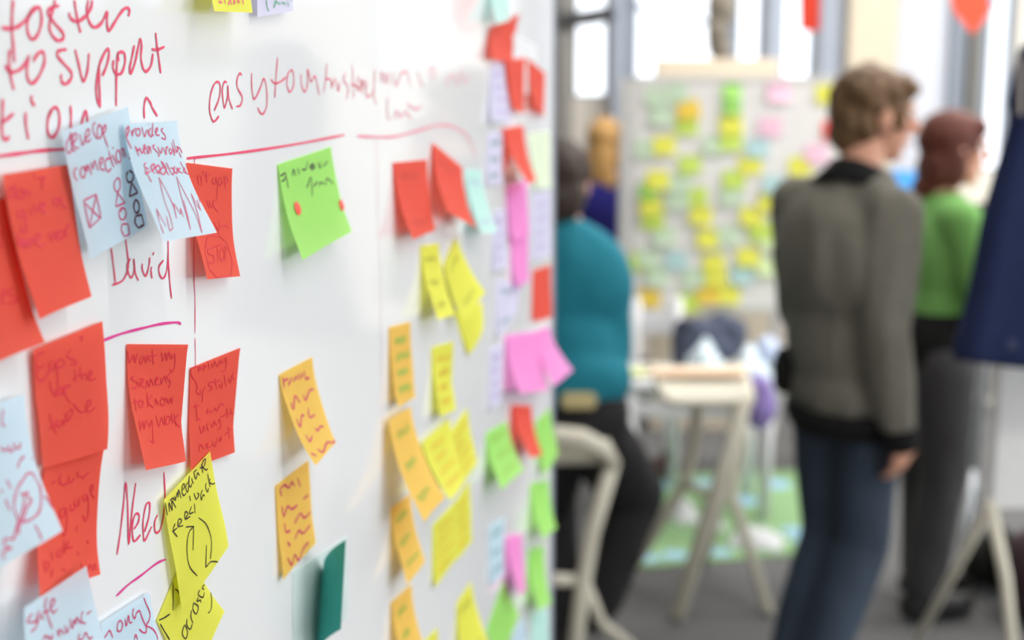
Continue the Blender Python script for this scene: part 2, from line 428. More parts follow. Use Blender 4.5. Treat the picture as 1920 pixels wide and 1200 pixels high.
def note(color, TL, TR, BR, BL, label, d0=.001, pw=1.6, kl=0.0, kr=0.0, lift=None, ink=(), auto=None, name='sticky_note', N=12, maxl=.05):
    tl, tr = onboard(*TL, d0), onboard(*TR, d0)
    e = (tr - tl).normalized()
    def solve(top, p):
        a = onboard(*p, d0); b = onboard(*p, d0 + .01)
        va, vb = (a - top).dot(e), (b - top).dot(e)
        if abs(va - vb) < 1e-6: return d0 + .008
        return min(d0 + maxl, max(d0 + .002, d0 + .01 * va / (va - vb)))
    if lift is None: dl, dr = solve(tl, BL), solve(tr, BR); 
    else: dl, dr = lift
    if lift is None:
        m = (dl + dr) / 2; dl = m + (dl - m) * .6; dr = m + (dr - m) * .6
    bl, br = onboard(*BL, dl), onboard(*BR, dr)
    zc = PX(tl)[2]
    vs, fs = [], []
    for j in range(N + 1):
        v = j / N; p = v ** pw
        for i in range(N + 1):
            u = i / N
            top = tl.lerp(tr, u); bot = bl.lerp(br, u)
            # in-plane linear, out of plane curled
            q = top.lerp(bot, v)
            n_lin = q.dot(BN); n_new = (BP + d0) + ((BP + dl) * (1 - u) + (BP + dr) * u - BP - d0) * p
            q = q + BN * (n_new - n_lin)
            k = (kl * (1 - u) + kr * u) * zc / F
            q = q + BN * (k * math.sin(math.pi * v) + .0006 * math.sin(u * 5 + j * .7 + tl.z * 50) * v)
            mn = (q.dot(BN) - BP)
            if mn < .0006: q = q + BN * (.0006 - mn)
            vs.append(q)
    for j in range(N):
        for i in range(N):
            a = j * (N + 1) + i
            fs.append((a, a + N + 1, a + N + 2, a + 1))
    o = mk(name, (vs, fs), paper(color), org=tl, smooth=True)
    tag(o, label, 'sticky note', NG)
    tree = BVHTree.FromPolygons(vs, fs)
    def hit(px, py):
        loc, nn, ix, ds = tree.ray_cast(CAM, ray(px, py).normalized())
        if loc is None: return None
        if nn.dot(loc - CAM) > 0: nn = -nn
        return loc, nn
    for (strokes, inkc, wd, lb) in ink:
        vf = ribbon(strokes, hit, wd, .0003, 4)
        if vf[0]:
            h = mk('handwriting', vf, INK[inkc], o); h['label'] = lb
    if auto:
        inkc, rows, wd = auto
        st = []
        rr = random.Random(int(TL[0] * 7 + TL[1]))
        for k in range(rows):
            v = .2 + .62 * k / max(1, rows - 1)
            x0, x1 = .14 + rr.random() * .1, .6 + rr.random() * .28
            n = 9; pts = []
            for i in range(n + 1):
                u = x0 + (x1 - x0) * i / n
                pts.append((u, v + (.035 if i % 2 else -.035) * (.5 + rr.random())))
            st.append(pts)
        out = []
        for pts in st:
            run = []
            for (u, v) in smooth_path(pts, 3):
                u = min(.98, max(.02, u)); v = min(.98, max(.02, v))
                fi, fj = u * N, v * N; i, j = min(N - 1, int(fi)), min(N - 1, int(fj)); a, b = fi - i, fj - j
                A = vs[j * (N + 1) + i]; B = vs[j * (N + 1) + i + 1]; Cc = vs[(j + 1) * (N + 1) + i]; D = vs[(j + 1) * (N + 1) + i + 1]
                q = A.lerp(B, a).lerp(Cc.lerp(D, a), b); nn = (B - A).cross(Cc - A).normalized()
                if nn.dot(q - CAM) > 0: nn = -nn
                run.append((q, nn))
            out.append(run)
        v2, f2 = [], []
        for run in out: emit_run(run, v2, f2, wd, .0004)
        h = mk('handwriting', (v2, f2), INK[inkc], o)
    NOTELOG.append((label, (tr - tl).length, (bl - tl).length, (br - tr).length, dl, dr))
    return o, hit
NOTELOG = []
def disc(hit, cx, cy, r, m, parent, name):
    h = hit(cx, cy)
    if h is None: return
    c, nn = h; a = Vector((0, 0, 1)); a = (a - nn * a.dot(nn)).normalized(); b = nn.cross(a)
    vs = [c + nn * .0012] + [c + nn * .0009 + a * (r * math.cos(t * math.pi / 10)) + b * (r * math.sin(t * math.pi / 10)) for t in range(20)]
    o = mk(name, (vs, [(0, 1 + k, 1 + (k + 1) % 20) for k in range(20)]), m, parent)
    o['label'] = 'round red dot sticker'
PW = .00095
# left group
note('red', (-112, 402), (10, 371), (83, 642), (-32, 690), 'red sticky note at the left edge behind the big one about more work', d0=.001,
     ink=[(C2("0,1120 30,1090 40,1060 10,1070 15,1150 40,1155; 90,1035 60,1080 120,1110 120,1140 60,1160; 0,600 10,640 0,680; 0,740 10,700"), 'darkred', PW, 'red letters es')])
note('red', (5, 328), (130, 308), (170, 556), (73, 599), "big red sticky note reading don't give me more work beside the blue notes", d0=.005,
     ink=[(C2("95,290 65,300 65,360 100,350 110,260 110,370; 140,310 125,340 150,370 175,340 160,300 140,310; 180,370 190,310 215,330 235,340; 255,180 250,215; 320,210 310,300; 270,220 340,210; 165,450 135,470 140,510 175,500 180,460 195,560 190,620 160,610 150,560; 225,440 230,490; 225,405 228,412; 250,410 275,465 300,400; 305,440 335,420 320,400 305,430 315,470 345,460; 395,380 405,430; 400,380 430,370 430,430 450,355 465,420 500,440; 130,640 140,720 155,665 165,740 180,670 190,740; 215,665 200,700 215,735 230,690 215,665; 240,660 250,720; 270,690 300,660 280,630 265,690 300,725 335,710; 360,620 385,690 400,620 425,680 430,600; 450,610 440,650 465,670 480,620 450,610; 490,590 500,660; 490,600 515,560"), 'darkred', .0013, 'dark red handwriting')])
note('blue', (115, 247), (240, 200), (276, 424), (170, 487), 'light blue sticky note reading develop connections with small figures drawn', d0=.008,
     ink=[(D1("185,470 150,560 115,620 120,740 160,775 190,690 180,560 190,470; 180,600 200,720 240,745; 215,620 260,560 265,500 235,480 205,540 210,640 250,700 300,690; 310,490 330,590 360,655 390,560 395,520; 400,560 450,500 455,430 420,430 395,500 400,580 430,610 480,560; 545,310 510,370 520,470 570,570; 600,340 575,420 580,520 610,560 640,500 640,400 600,345; 655,420 690,350 705,400 680,470 650,480; 655,400 680,530 735,690; 270,995 230,1040 235,1130 280,1190; 345,985 320,1060 335,1130 375,1140 395,1060 370,990 345,985; 395,960 420,1050 430,950 460,1010 490,1105; 480,910 510,1010 530,890 560,950 595,1040; 620,950 660,900 655,850 620,860 610,940 640,1020 690,1030; 740,850 695,900 700,1000 740,1055 785,1000; 745,740 780,870 825,990; 700,880 790,840; 800,800 840,890 870,950; 800,690 815,715; 870,740 855,820 880,900 915,910 925,820 900,740 870,740; 930,700 960,790 975,850; 940,740 965,710 990,780 1010,830; 1050,790 1070,830 1050,870")
           + C2("880,210 855,250 858,300 880,318 900,280 895,230 880,210; 880,325 865,430; 865,430 935,400; 935,400 880,325; 905,440 890,480 900,520 925,525 942,490 935,450 905,440 910,470; 915,560 905,600; 905,600 930,655; 930,655 970,635; 970,635 960,560; 960,560 915,560; 625,385 720,335; 720,335 755,510; 755,510 668,590; 668,590 625,385; 625,395 750,515; 720,340 668,590"), 'crimson', PW, 'crimson handwriting and sketches'),
          (C2("955,165 945,200 955,240 980,245 998,210 990,175 965,160; 985,250 968,355; 968,355 1030,325; 1030,325 985,250; 1010,385 1000,430 1015,475 1040,460 1040,410 1020,380 1010,385; 1015,500 1008,550; 1008,550 1035,590; 1035,590 1078,565; 1078,565 1060,490; 1060,490 1015,500"), 'maroon', .0013, 'dark maroon sketches')])
note('blue', (232, 233), (332, 226), (406, 436), (309, 453), 'pale blue sticky note reading provides measurable feedback with a zigzag curve', d0=.011, kr=-3,
     ink=[(D1("1000,440 1040,375 1050,420 1030,500 1005,540; 1005,440 1020,560 1090,715; 1085,430 1100,520 1110,450 1150,400; 1175,410 1150,460 1180,520 1215,490 1210,420 1175,410; 1240,380 1260,460 1285,530 1310,430; 1325,420 1345,510; 1340,345 1345,352; 1380,400 1350,450 1365,520 1395,510 1410,300 1400,480 1420,515; 1450,470 1480,430 1470,400 1445,430 1460,500 1510,510; 1560,400 1535,440 1590,510 1590,570 1535,545; 1140,670 1200,825; 1140,670 1190,740 1215,700 1240,780 1270,740; 1275,740 1300,680 1280,660 1270,740 1300,800; 1345,670 1320,720 1340,790 1365,680 1385,780; 1435,655 1410,690 1500,790 1490,830; 1480,680 1530,780 1550,690; 1570,700 1610,800 1610,700 1640,690; 1680,710 1650,740 1680,790 1710,720 1735,820; 1710,570 1760,760 1790,700 1760,680; 1685,620 1740,780; 1770,740 1800,690 1870,810; 1800,760 1835,845")
           + C2("1090,100 1080,130 1115,150; 1085,150 1110,200 1135,245; 1085,185 1125,165; 1135,170 1160,130 1150,110 1130,140 1160,185; 1175,180 1200,150 1185,120 1165,150 1200,185; 1225,130 1200,160 1225,190 1245,140 1205,90 1265,195; 1245,100 1290,190 1305,150 1275,140; 1310,130 1300,160 1325,180 1325,140 1340,175; 1350,140 1335,160 1370,180; 1350,95 1400,185; 1385,140 1375,165 1425,195"), 'crimson', .001, 'crimson handwriting'),
          (C2("1170,445 1195,550; 1195,550 1225,635; 1225,635 1205,570; 1170,445 1205,510; 1205,510 1245,580; 1272,615 1245,500; 1272,615 1295,590; 1190,210 1230,380 1270,490 1295,590; 1190,210 1250,320 1300,430 1322,520; 1322,520 1300,405; 1300,405 1355,490; 1355,490 1350,440; 1350,440 1375,510; 1320,205 1370,400 1428,605; 1320,205 1400,360 1470,500 1515,630; 1428,605 1400,480 1375,380; 1515,630 1480,480 1430,330; 1430,330 1470,410; 1470,410 1505,460; 1505,460 1475,380; 1430,140 1450,240 1500,400"), 'crimson', .0007, 'thin crimson zigzag line')])
note('red', (350, 305), (436, 316), (449, 518), (388, 524), 'red sticky note with a stop sign sketch partly hidden behind the blue notes', d0=.001, kr=-4,
     ink=[(C2("1480,195 1490,270; 1490,215 1505,200 1512,275; 1520,160 1525,185; 1545,165 1550,250; 1530,200 1570,190; 1600,210 1590,240 1610,260 1620,205 1630,280 1625,370 1615,390; 1650,205 1635,245 1655,270 1660,210; 1680,200 1690,295; 1665,250 1715,240; 1690,200 1710,230; 1545,380 1570,440 1570,390 1590,440 1600,380 1605,430 1635,470; 1605,545 1640,610 1640,540; 1640,660 1640,600 1680,570 1715,585; 1600,745 1560,740 1560,780 1600,800 1600,850 1565,850; 1590,730 1660,715; 1625,725 1635,850; 1655,750 1645,800 1665,840 1680,790 1665,740 1655,750; 1680,720 1690,830; 1680,725 1700,740 1690,780; 1555,655 1535,760; 1535,760 1570,900; 1570,900 1625,960; 1625,960 1730,955; 1730,955 1742,840; 1742,840 1700,700; 1700,700 1640,645; 1640,645 1555,655"), 'darkred', .0008, 'dark red handwriting and stop sign')])
note('red', (84, 876), (196, 837), (188, 1077), (73, 1121), 'red sticky note reading code language blah directly below the egos note', d0=.002, lift=(.012, .006), kr=-9,
     ink=[(C4("355,105 390,80; 430,30 415,80 440,110 480,90; 485,40 480,80 500,90 520,60; 540,10 550,60; 570,40 580,60 620,20; 450,270 420,290 425,340 450,320 465,270 468,400 450,470 435,440; 490,240 500,290 540,260; 530,210 520,250 545,250 555,200 555,260; 600,170 580,200 600,220 615,180 620,300 600,365 580,320; 635,160 655,130 640,110 635,160 665,205; 305,640 320,715 345,660 320,650; 355,580 370,640; 415,560 395,610 425,610 430,560; 450,500 450,590 480,500 475,550 510,545; 540,395 535,440; 545,580 550,605; 610,500 620,520; 565,655 575,700; 365,700 360,760; 430,700 460,710; 615,720 630,670 650,710 665,660 675,715"), 'darkred', PW, 'dark red handwriting')])
note('red', (62, 655), (192, 602), (202, 842), (83, 878), 'red sticky note reading egos of the table in the left column', d0=.003, kr=6, kl=-2,
     ink=[(C3("330,320 270,350 280,440 340,410; 280,440 270,500 310,540 350,490 380,420; 395,385 370,400 370,460 400,450 415,390 430,500 430,590 405,640; 460,370 430,390 430,430 465,430 480,400 460,370; 530,300 500,350 560,380 570,410 520,410; 370,530 385,600 415,650 440,600; 445,590 430,620 460,640 475,600 450,580; 520,570 480,580 490,640 520,700; 460,610 530,570; 560,450 565,550; 540,530 610,480; 595,430 615,530; 615,500 640,480 650,530; 665,510 690,480 675,460 660,500 680,530 720,515; 370,780 385,850 420,930; 365,895 400,870 440,830; 440,830 420,860 450,880 470,830 485,870; 485,770 500,840 545,770 530,750 500,800; 545,700 600,770 640,760; 655,740 680,700 665,680 645,720 660,770 715,735; 590,210 615,205 605,245"), 'darkred', PW, 'dark red handwriting')])
note('blue', (-76, 783), (46, 738), (116, 995), (-8, 1070), 'light blue sticky note with a drawn light bulb at the left edge', d0=.006, lift=(.030, .030),
     ink=[(D2("340,0 270,100 220,250 205,400 240,540 265,600; 540,0 600,120 610,350 570,500 450,600 320,640; 340,200 365,300 330,480 265,640 200,900; 400,200 420,260 470,300 400,420 350,560 290,680 275,820; 250,740 180,890 100,880 50,930 80,1000 170,1025 70,1060 40,1120 65,1190; 520,680 580,790 620,900; 650,240 720,310 790,430; 80,290 110,380 150,460; 90,0 130,70 160,140; 0,150 40,180; 310,190 330,220 430,180; 340,0 400,-90 480,-95 540,0") + C3("20,750 10,850 35,880; 0,1030 20,1060 50,1050; 60,1020 70,1070 100,1050; 100,1000 110,1040 140,1040 150,1000; 180,1100 145,1140 130,1190; 235,1120 280,1100"), 'crimson', PW, 'crimson light bulb sketch')])
note('blue', (45, 1140), (162, 1061), (238, 1330), (68, 1405), 'light blue sticky note reading safe communication at the bottom left corner', d0=.014, lift=(.026, .024), kl=5,
     ink=[(D3("480,800 400,930 540,930 540,1000 460,1080; 590,760 540,850 560,930 600,830 650,900; 690,560 670,700 720,870 780,1030; 630,800 740,750; 740,740 810,640 800,580 750,630 760,740 800,790 855,730; 850,1050 880,1140 890,1040 960,1110; 960,980 1000,1090 1030,980; 1040,880 1080,1030 1100,900 1130,960 1140,860 1200,950; 1240,770 1215,830 1220,930 1280,950; 1295,810 1365,760; 640,1200 680,1130 720,1200; 720,1130 770,1190 790,1110; 1190,1100 1170,1180 1230,1190 1280,1090 1330,1180 1385,1150"), 'crimson', PW, 'crimson handwriting')])
note('blue', (190, 1168), (280, 1110), (348, 1330), (248, 1390), 'light blue sticky note at the bottom edge left of the yellow transparency note', d0=.003, lift=(.020, .020),
     ink=[(D4("-40,1170 0,1110 40,1060 90,1170; 200,900 160,960 160,1060 210,1060 235,960 200,900; 270,880 290,990 320,830 340,940 380,930; 400,720 385,820 420,875 440,800 490,750; 490,755 540,900 590,1010 580,1090 530,1080 485,1035; 545,540 580,640 640,780 640,880 590,980; 590,990 680,1030 740,1110 765,1195; 410,1195 430,1120 460,1195"), 'crimson', .001, 'crimson handwriting')])
note('red', (238, 645), (353, 646), (348, 865), (275, 882), 'red sticky note reading want my work to be known in the second column', d0=.001, kr=-12, kl=-3,
     ink=[(C3("955,310 970,400 1000,340 1010,400 1030,330; 1065,350 1045,380 1060,410 1080,350 1090,400; 1100,400 1105,350 1130,390; 1140,300 1150,415; 1115,350 1175,345; 1210,320 1220,390 1240,325 1250,385 1265,320 1275,375; 1280,330 1290,370 1310,330 1310,420 1290,470 1275,450; 1005,500 980,520 1030,550 1015,590 985,590; 1035,550 1045,590; 1035,520 1037,525; 1060,560 1075,530 1060,520 1050,560 1085,590; 1095,590 1100,530 1120,580 1130,520 1150,575; 1160,550 1185,520 1170,510 1165,560 1200,560; 1205,510 1210,560 1235,500 1245,550; 1275,480 1250,510 1275,540 1265,590; 1010,670 1020,770; 995,700 1040,690; 1050,680 1040,720 1065,735 1070,690 1050,680; 1100,620 1110,740; 1140,640 1110,690 1150,740; 1165,720 1165,670 1190,720; 1215,660 1200,700 1225,720 1240,680 1215,660; 1245,660 1265,705 1275,665 1290,700 1290,650; 1045,830 1050,910 1070,840 1080,900 1095,830; 1105,840 1120,880 1140,830 1145,960 1150,1000 1125,985; 1170,800 1190,880 1210,810 1230,870 1235,790; 1255,800 1240,850 1265,860 1275,810 1255,800; 1285,780 1295,860; 1305,780 1320,880; 1340,790 1305,830 1350,885"), 'darkred', .0009, 'dark red handwriting')])
note('red', (357, 690), (451, 652), (439, 848), (356, 882), 'red sticky note reading feeling of status above the yellow feedback note', d0=.001, kr=-5,
     ink=[(C3("1500,390 1450,410 1430,480 1470,550 1480,590; 1440,440 1480,430; 1485,460 1510,440 1490,430 1490,470; 1520,450 1545,430 1525,420 1530,460; 1555,370 1570,450; 1585,400 1590,440; 1600,430 1610,390 1630,430 1650,380; 1665,370 1655,400 1680,390 1695,360 1690,450 1665,470; 1480,590 1470,620 1500,640 1500,600; 1540,580 1520,620 1515,695; 1590,540 1560,560 1590,590 1565,615; 1610,520 1625,600; 1590,550 1650,530; 1640,560 1660,590 1665,540; 1680,490 1695,580; 1710,510 1725,550 1735,500; 1750,470 1740,500 1755,530; 1465,710 1480,830; 1450,730 1490,720; 1470,835 1500,820; 1560,740 1550,780 1580,760 1590,780; 1600,770 1610,740 1630,760 1650,710 1680,715; 1495,870 1510,930 1530,870 1535,920; 1560,850 1550,880 1565,910; 1580,850 1590,890; 1600,880 1605,840 1625,870; 1640,820 1640,850 1650,830 1655,880 1630,900; 1700,740 1705,810; 1650,810 1760,760; 1730,740 1735,780 1755,780; 1490,1070 1500,1010 1530,1050; 1540,1020 1560,1000 1550,1040 1590,1020; 1590,990 1610,1030 1630,960; 1650,960 1640,1000; 1660,940 1655,990; 1710,880 1720,970; 1685,940 1730,900"), 'darkred', .0009, 'dark red handwriting')])
note('yellow', (294, 1163), (347, 1037), (421, 1146), (362, 1290), 'yellow sticky note reading transparency hung as a diamond below the feedback note', d0=.001, lift=(.006, .006),
     ink=[(D4("990,290 995,500 990,755; 1020,435 1060,460 1095,520; 780,900 850,870 945,810; 800,960 870,1080 940,1195; 1475,345 1430,420 1460,440; 1475,345 1530,400 1570,580 1560,740 1515,800; 1390,450 1370,520 1440,560 1460,480; 1370,560 1350,620 1400,600 1410,640; 1300,640 1290,740 1340,810 1370,700 1300,640; 1270,750 1260,850 1290,950; 1200,880 1200,980 1250,1040 1280,960; 1160,970 1130,1100 1180,1180 1210,1080 1170,970"), 'black', .0009, 'black handwriting')])
note('yellow', (307, 937), (394, 846), (430, 1024), (343, 1143), 'yellow sticky note reading immediate feedback with two curved arrows', d0=.004,
     ink=[(C4("1160,235 1175,325; 1190,300 1185,235 1210,290 1205,220 1235,270") + D5("340,1180 410,1120 420,1180; 440,1080 460,1180 500,1000 520,1110 530,940 590,1130; 620,950 665,870 650,800 610,870 610,1000 650,1070 700,1020; 740,770 695,850 710,970 750,950 775,620 760,800 800,880 830,800; 830,670 840,750 870,800; 940,490 880,550 920,700 960,560 1000,620; 1030,300 1080,560; 1010,450 1100,420 1140,260 1100,270 1060,400 1150,490 1190,460; 880,1020 930,1150 990,1050 950,1010; 1070,940 1030,1060 1050,1170 1080,1060 1120,1080; 1160,780 1140,870 1180,990 1210,900; 1185,570 1240,880; 1250,690 1220,760 1290,810 1350,790; 780,1070 800,1190")
           + C4("1230,380 1215,430 1245,475; 1210,440 1245,410; 1250,400 1275,360 1255,350 1250,400 1285,395; 1300,350 1320,310 1300,300 1300,350 1335,330; 1345,260 1330,310 1360,300; 1365,240 1370,310; 1385,750 1330,680 1312,560 1325,450 1360,400; 1305,405 1360,400; 1360,400 1355,570; 1395,340 1450,390 1485,500 1478,630; 1450,530 1445,690; 1445,690 1480,650 1530,650"), 'black', .0009, 'black handwriting and arrows')])
# middle group
g, gh = note('green', (521, 308), (621, 275), (659, 434), (566, 488), 'green sticky note with two red dots standing alone in the middle', d0=.001,
     ink=[(C6("340,200 380,180 370,230 340,240; 385,200 400,290; 430,200 440,150 455,200; 470,140 485,190; 500,150 530,150 545,90; 560,130 585,110 600,135 575,150 560,130; 565,135 595,125; 620,100 640,140 640,90; 660,130 695,90; 540,290 570,210 580,350; 590,280 620,240; 630,280 640,250 670,260; 680,270 690,220 740,260"), 'black', .0012, 'black handwriting')])
M_dot = mat('sticker_red', (232, 66, 40), 0.5)
disc(gh, 556.5, 391, .0052, M_dot, g, 'dot_sticker')
disc(gh, 639, 385, .0046, M_dot, g, 'dot_sticker')
note('orange', (524, 702), (586, 669), (631, 830), (590, 873), 'orange sticky note with magenta writing, upper of the pair in the middle', d0=.001,
     ink=[(C7("360,510 370,590; 360,540 400,520; 400,570 430,510; 440,540 460,500; 470,530 480,480; 490,520 510,480; 520,460 530,520 560,510; 420,700 440,750 450,650 490,700; 510,640 530,680 560,610 590,600; 460,820 490,880 500,800 520,800; 550,740 560,810 600,790; 530,940 560,990 580,950; 600,890 620,910 640,880 665,880; 570,1080 610,1100; 620,1050 660,1070 690,1000 740,1000 750,950"), 'crimson', .0017, 'crimson handwriting')])
note('orange', (517, 911), (579, 863), (591, 1018), (531, 1088), 'orange sticky note with dark red writing, lower of the pair in the middle', d0=.001,
     ink=[(C8("330,190 320,140 350,110 380,130 400,90 420,120; 440,60 460,120; 330,260 345,330 370,260 400,280 440,250; 480,210 515,180; 350,380 360,440 390,430; 420,380 460,310 490,340 550,280; 370,510 390,540; 420,490 450,430 480,450 530,390; 370,620 400,670 420,600 450,640 480,560 520,510"), 'crimson', .0017, 'crimson handwriting')])
note('yellow', (388, -150), (463, -156), (473, 24), (403, 21), 'yellow sticky note at the top edge with its writing cut off', d0=.001, lift=(.02, .016),
     ink=[(C1("1640,10 1665,20 1640,20; 1680,0 1690,30; 1710,40 1725,0 1735,40; 1750,35 1755,0 1765,30; 1785,30 1780,0 1800,20; 1820,0 1822,35"), 'red', .0012, 'red handwriting')])
note('lilac', (480, -130), (541, -142), (549, 21), (484, 32), 'white sticky note with green writing at the top edge', d0=.001, lift=(.007, .006),
     ink=[(C5("235,0 240,50 255,85; 290,60 310,0; 300,10 340,30; 350,20 380,30; 395,10 400,50; 420,0 455,20"), 'green', .0016, 'green handwriting')])
# fin-like curl of the mint note, its shade painted in as dark teal
def fin():
    vs, fs = [], []; N = 12
    a0, a1 = onboard(606, 1070), onboard(592, 1240)
    b0, b1 = onboard(641, 1012, .030), onboard(641, 1180, .034)
    for j in range(N + 1):
        v = j / N
        for i in range(N + 1):
            u = i / N
            q = a0.lerp(a1, v).lerp(b0.lerp(b1, v), u)
            n = (a0.lerp(a1, v).dot(BN)) + .0012 + (.032) * (u ** 1.8)
            q = q + BN * (n - q.dot(BN)); vs.append(q)
    for j in range(N):
        for i in range(N): a = j * (N + 1) + i; fs.append((a, a + N + 1, a + N + 2, a + 1))
    o = mk('sticky_note', (vs, fs), mat('paper_mint_shaded', (60, 160, 150), 0.75, spec=.25, transl=.12), org=a0, smooth=True)  # darker than the flat mint part: shade put into the colour
    tag(o, 'shaded curl of the pale mint note near the bottom, shade put in its colour', 'sticky note', NG)
fin()
note('faint', (549, 1072), (652, 1003), (651, 1160), (549, 1232), 'pale mint sticky note lying flat beneath its shaded teal curl', d0=.0006, lift=(.0008, .0008), maxl=.002)
A = None
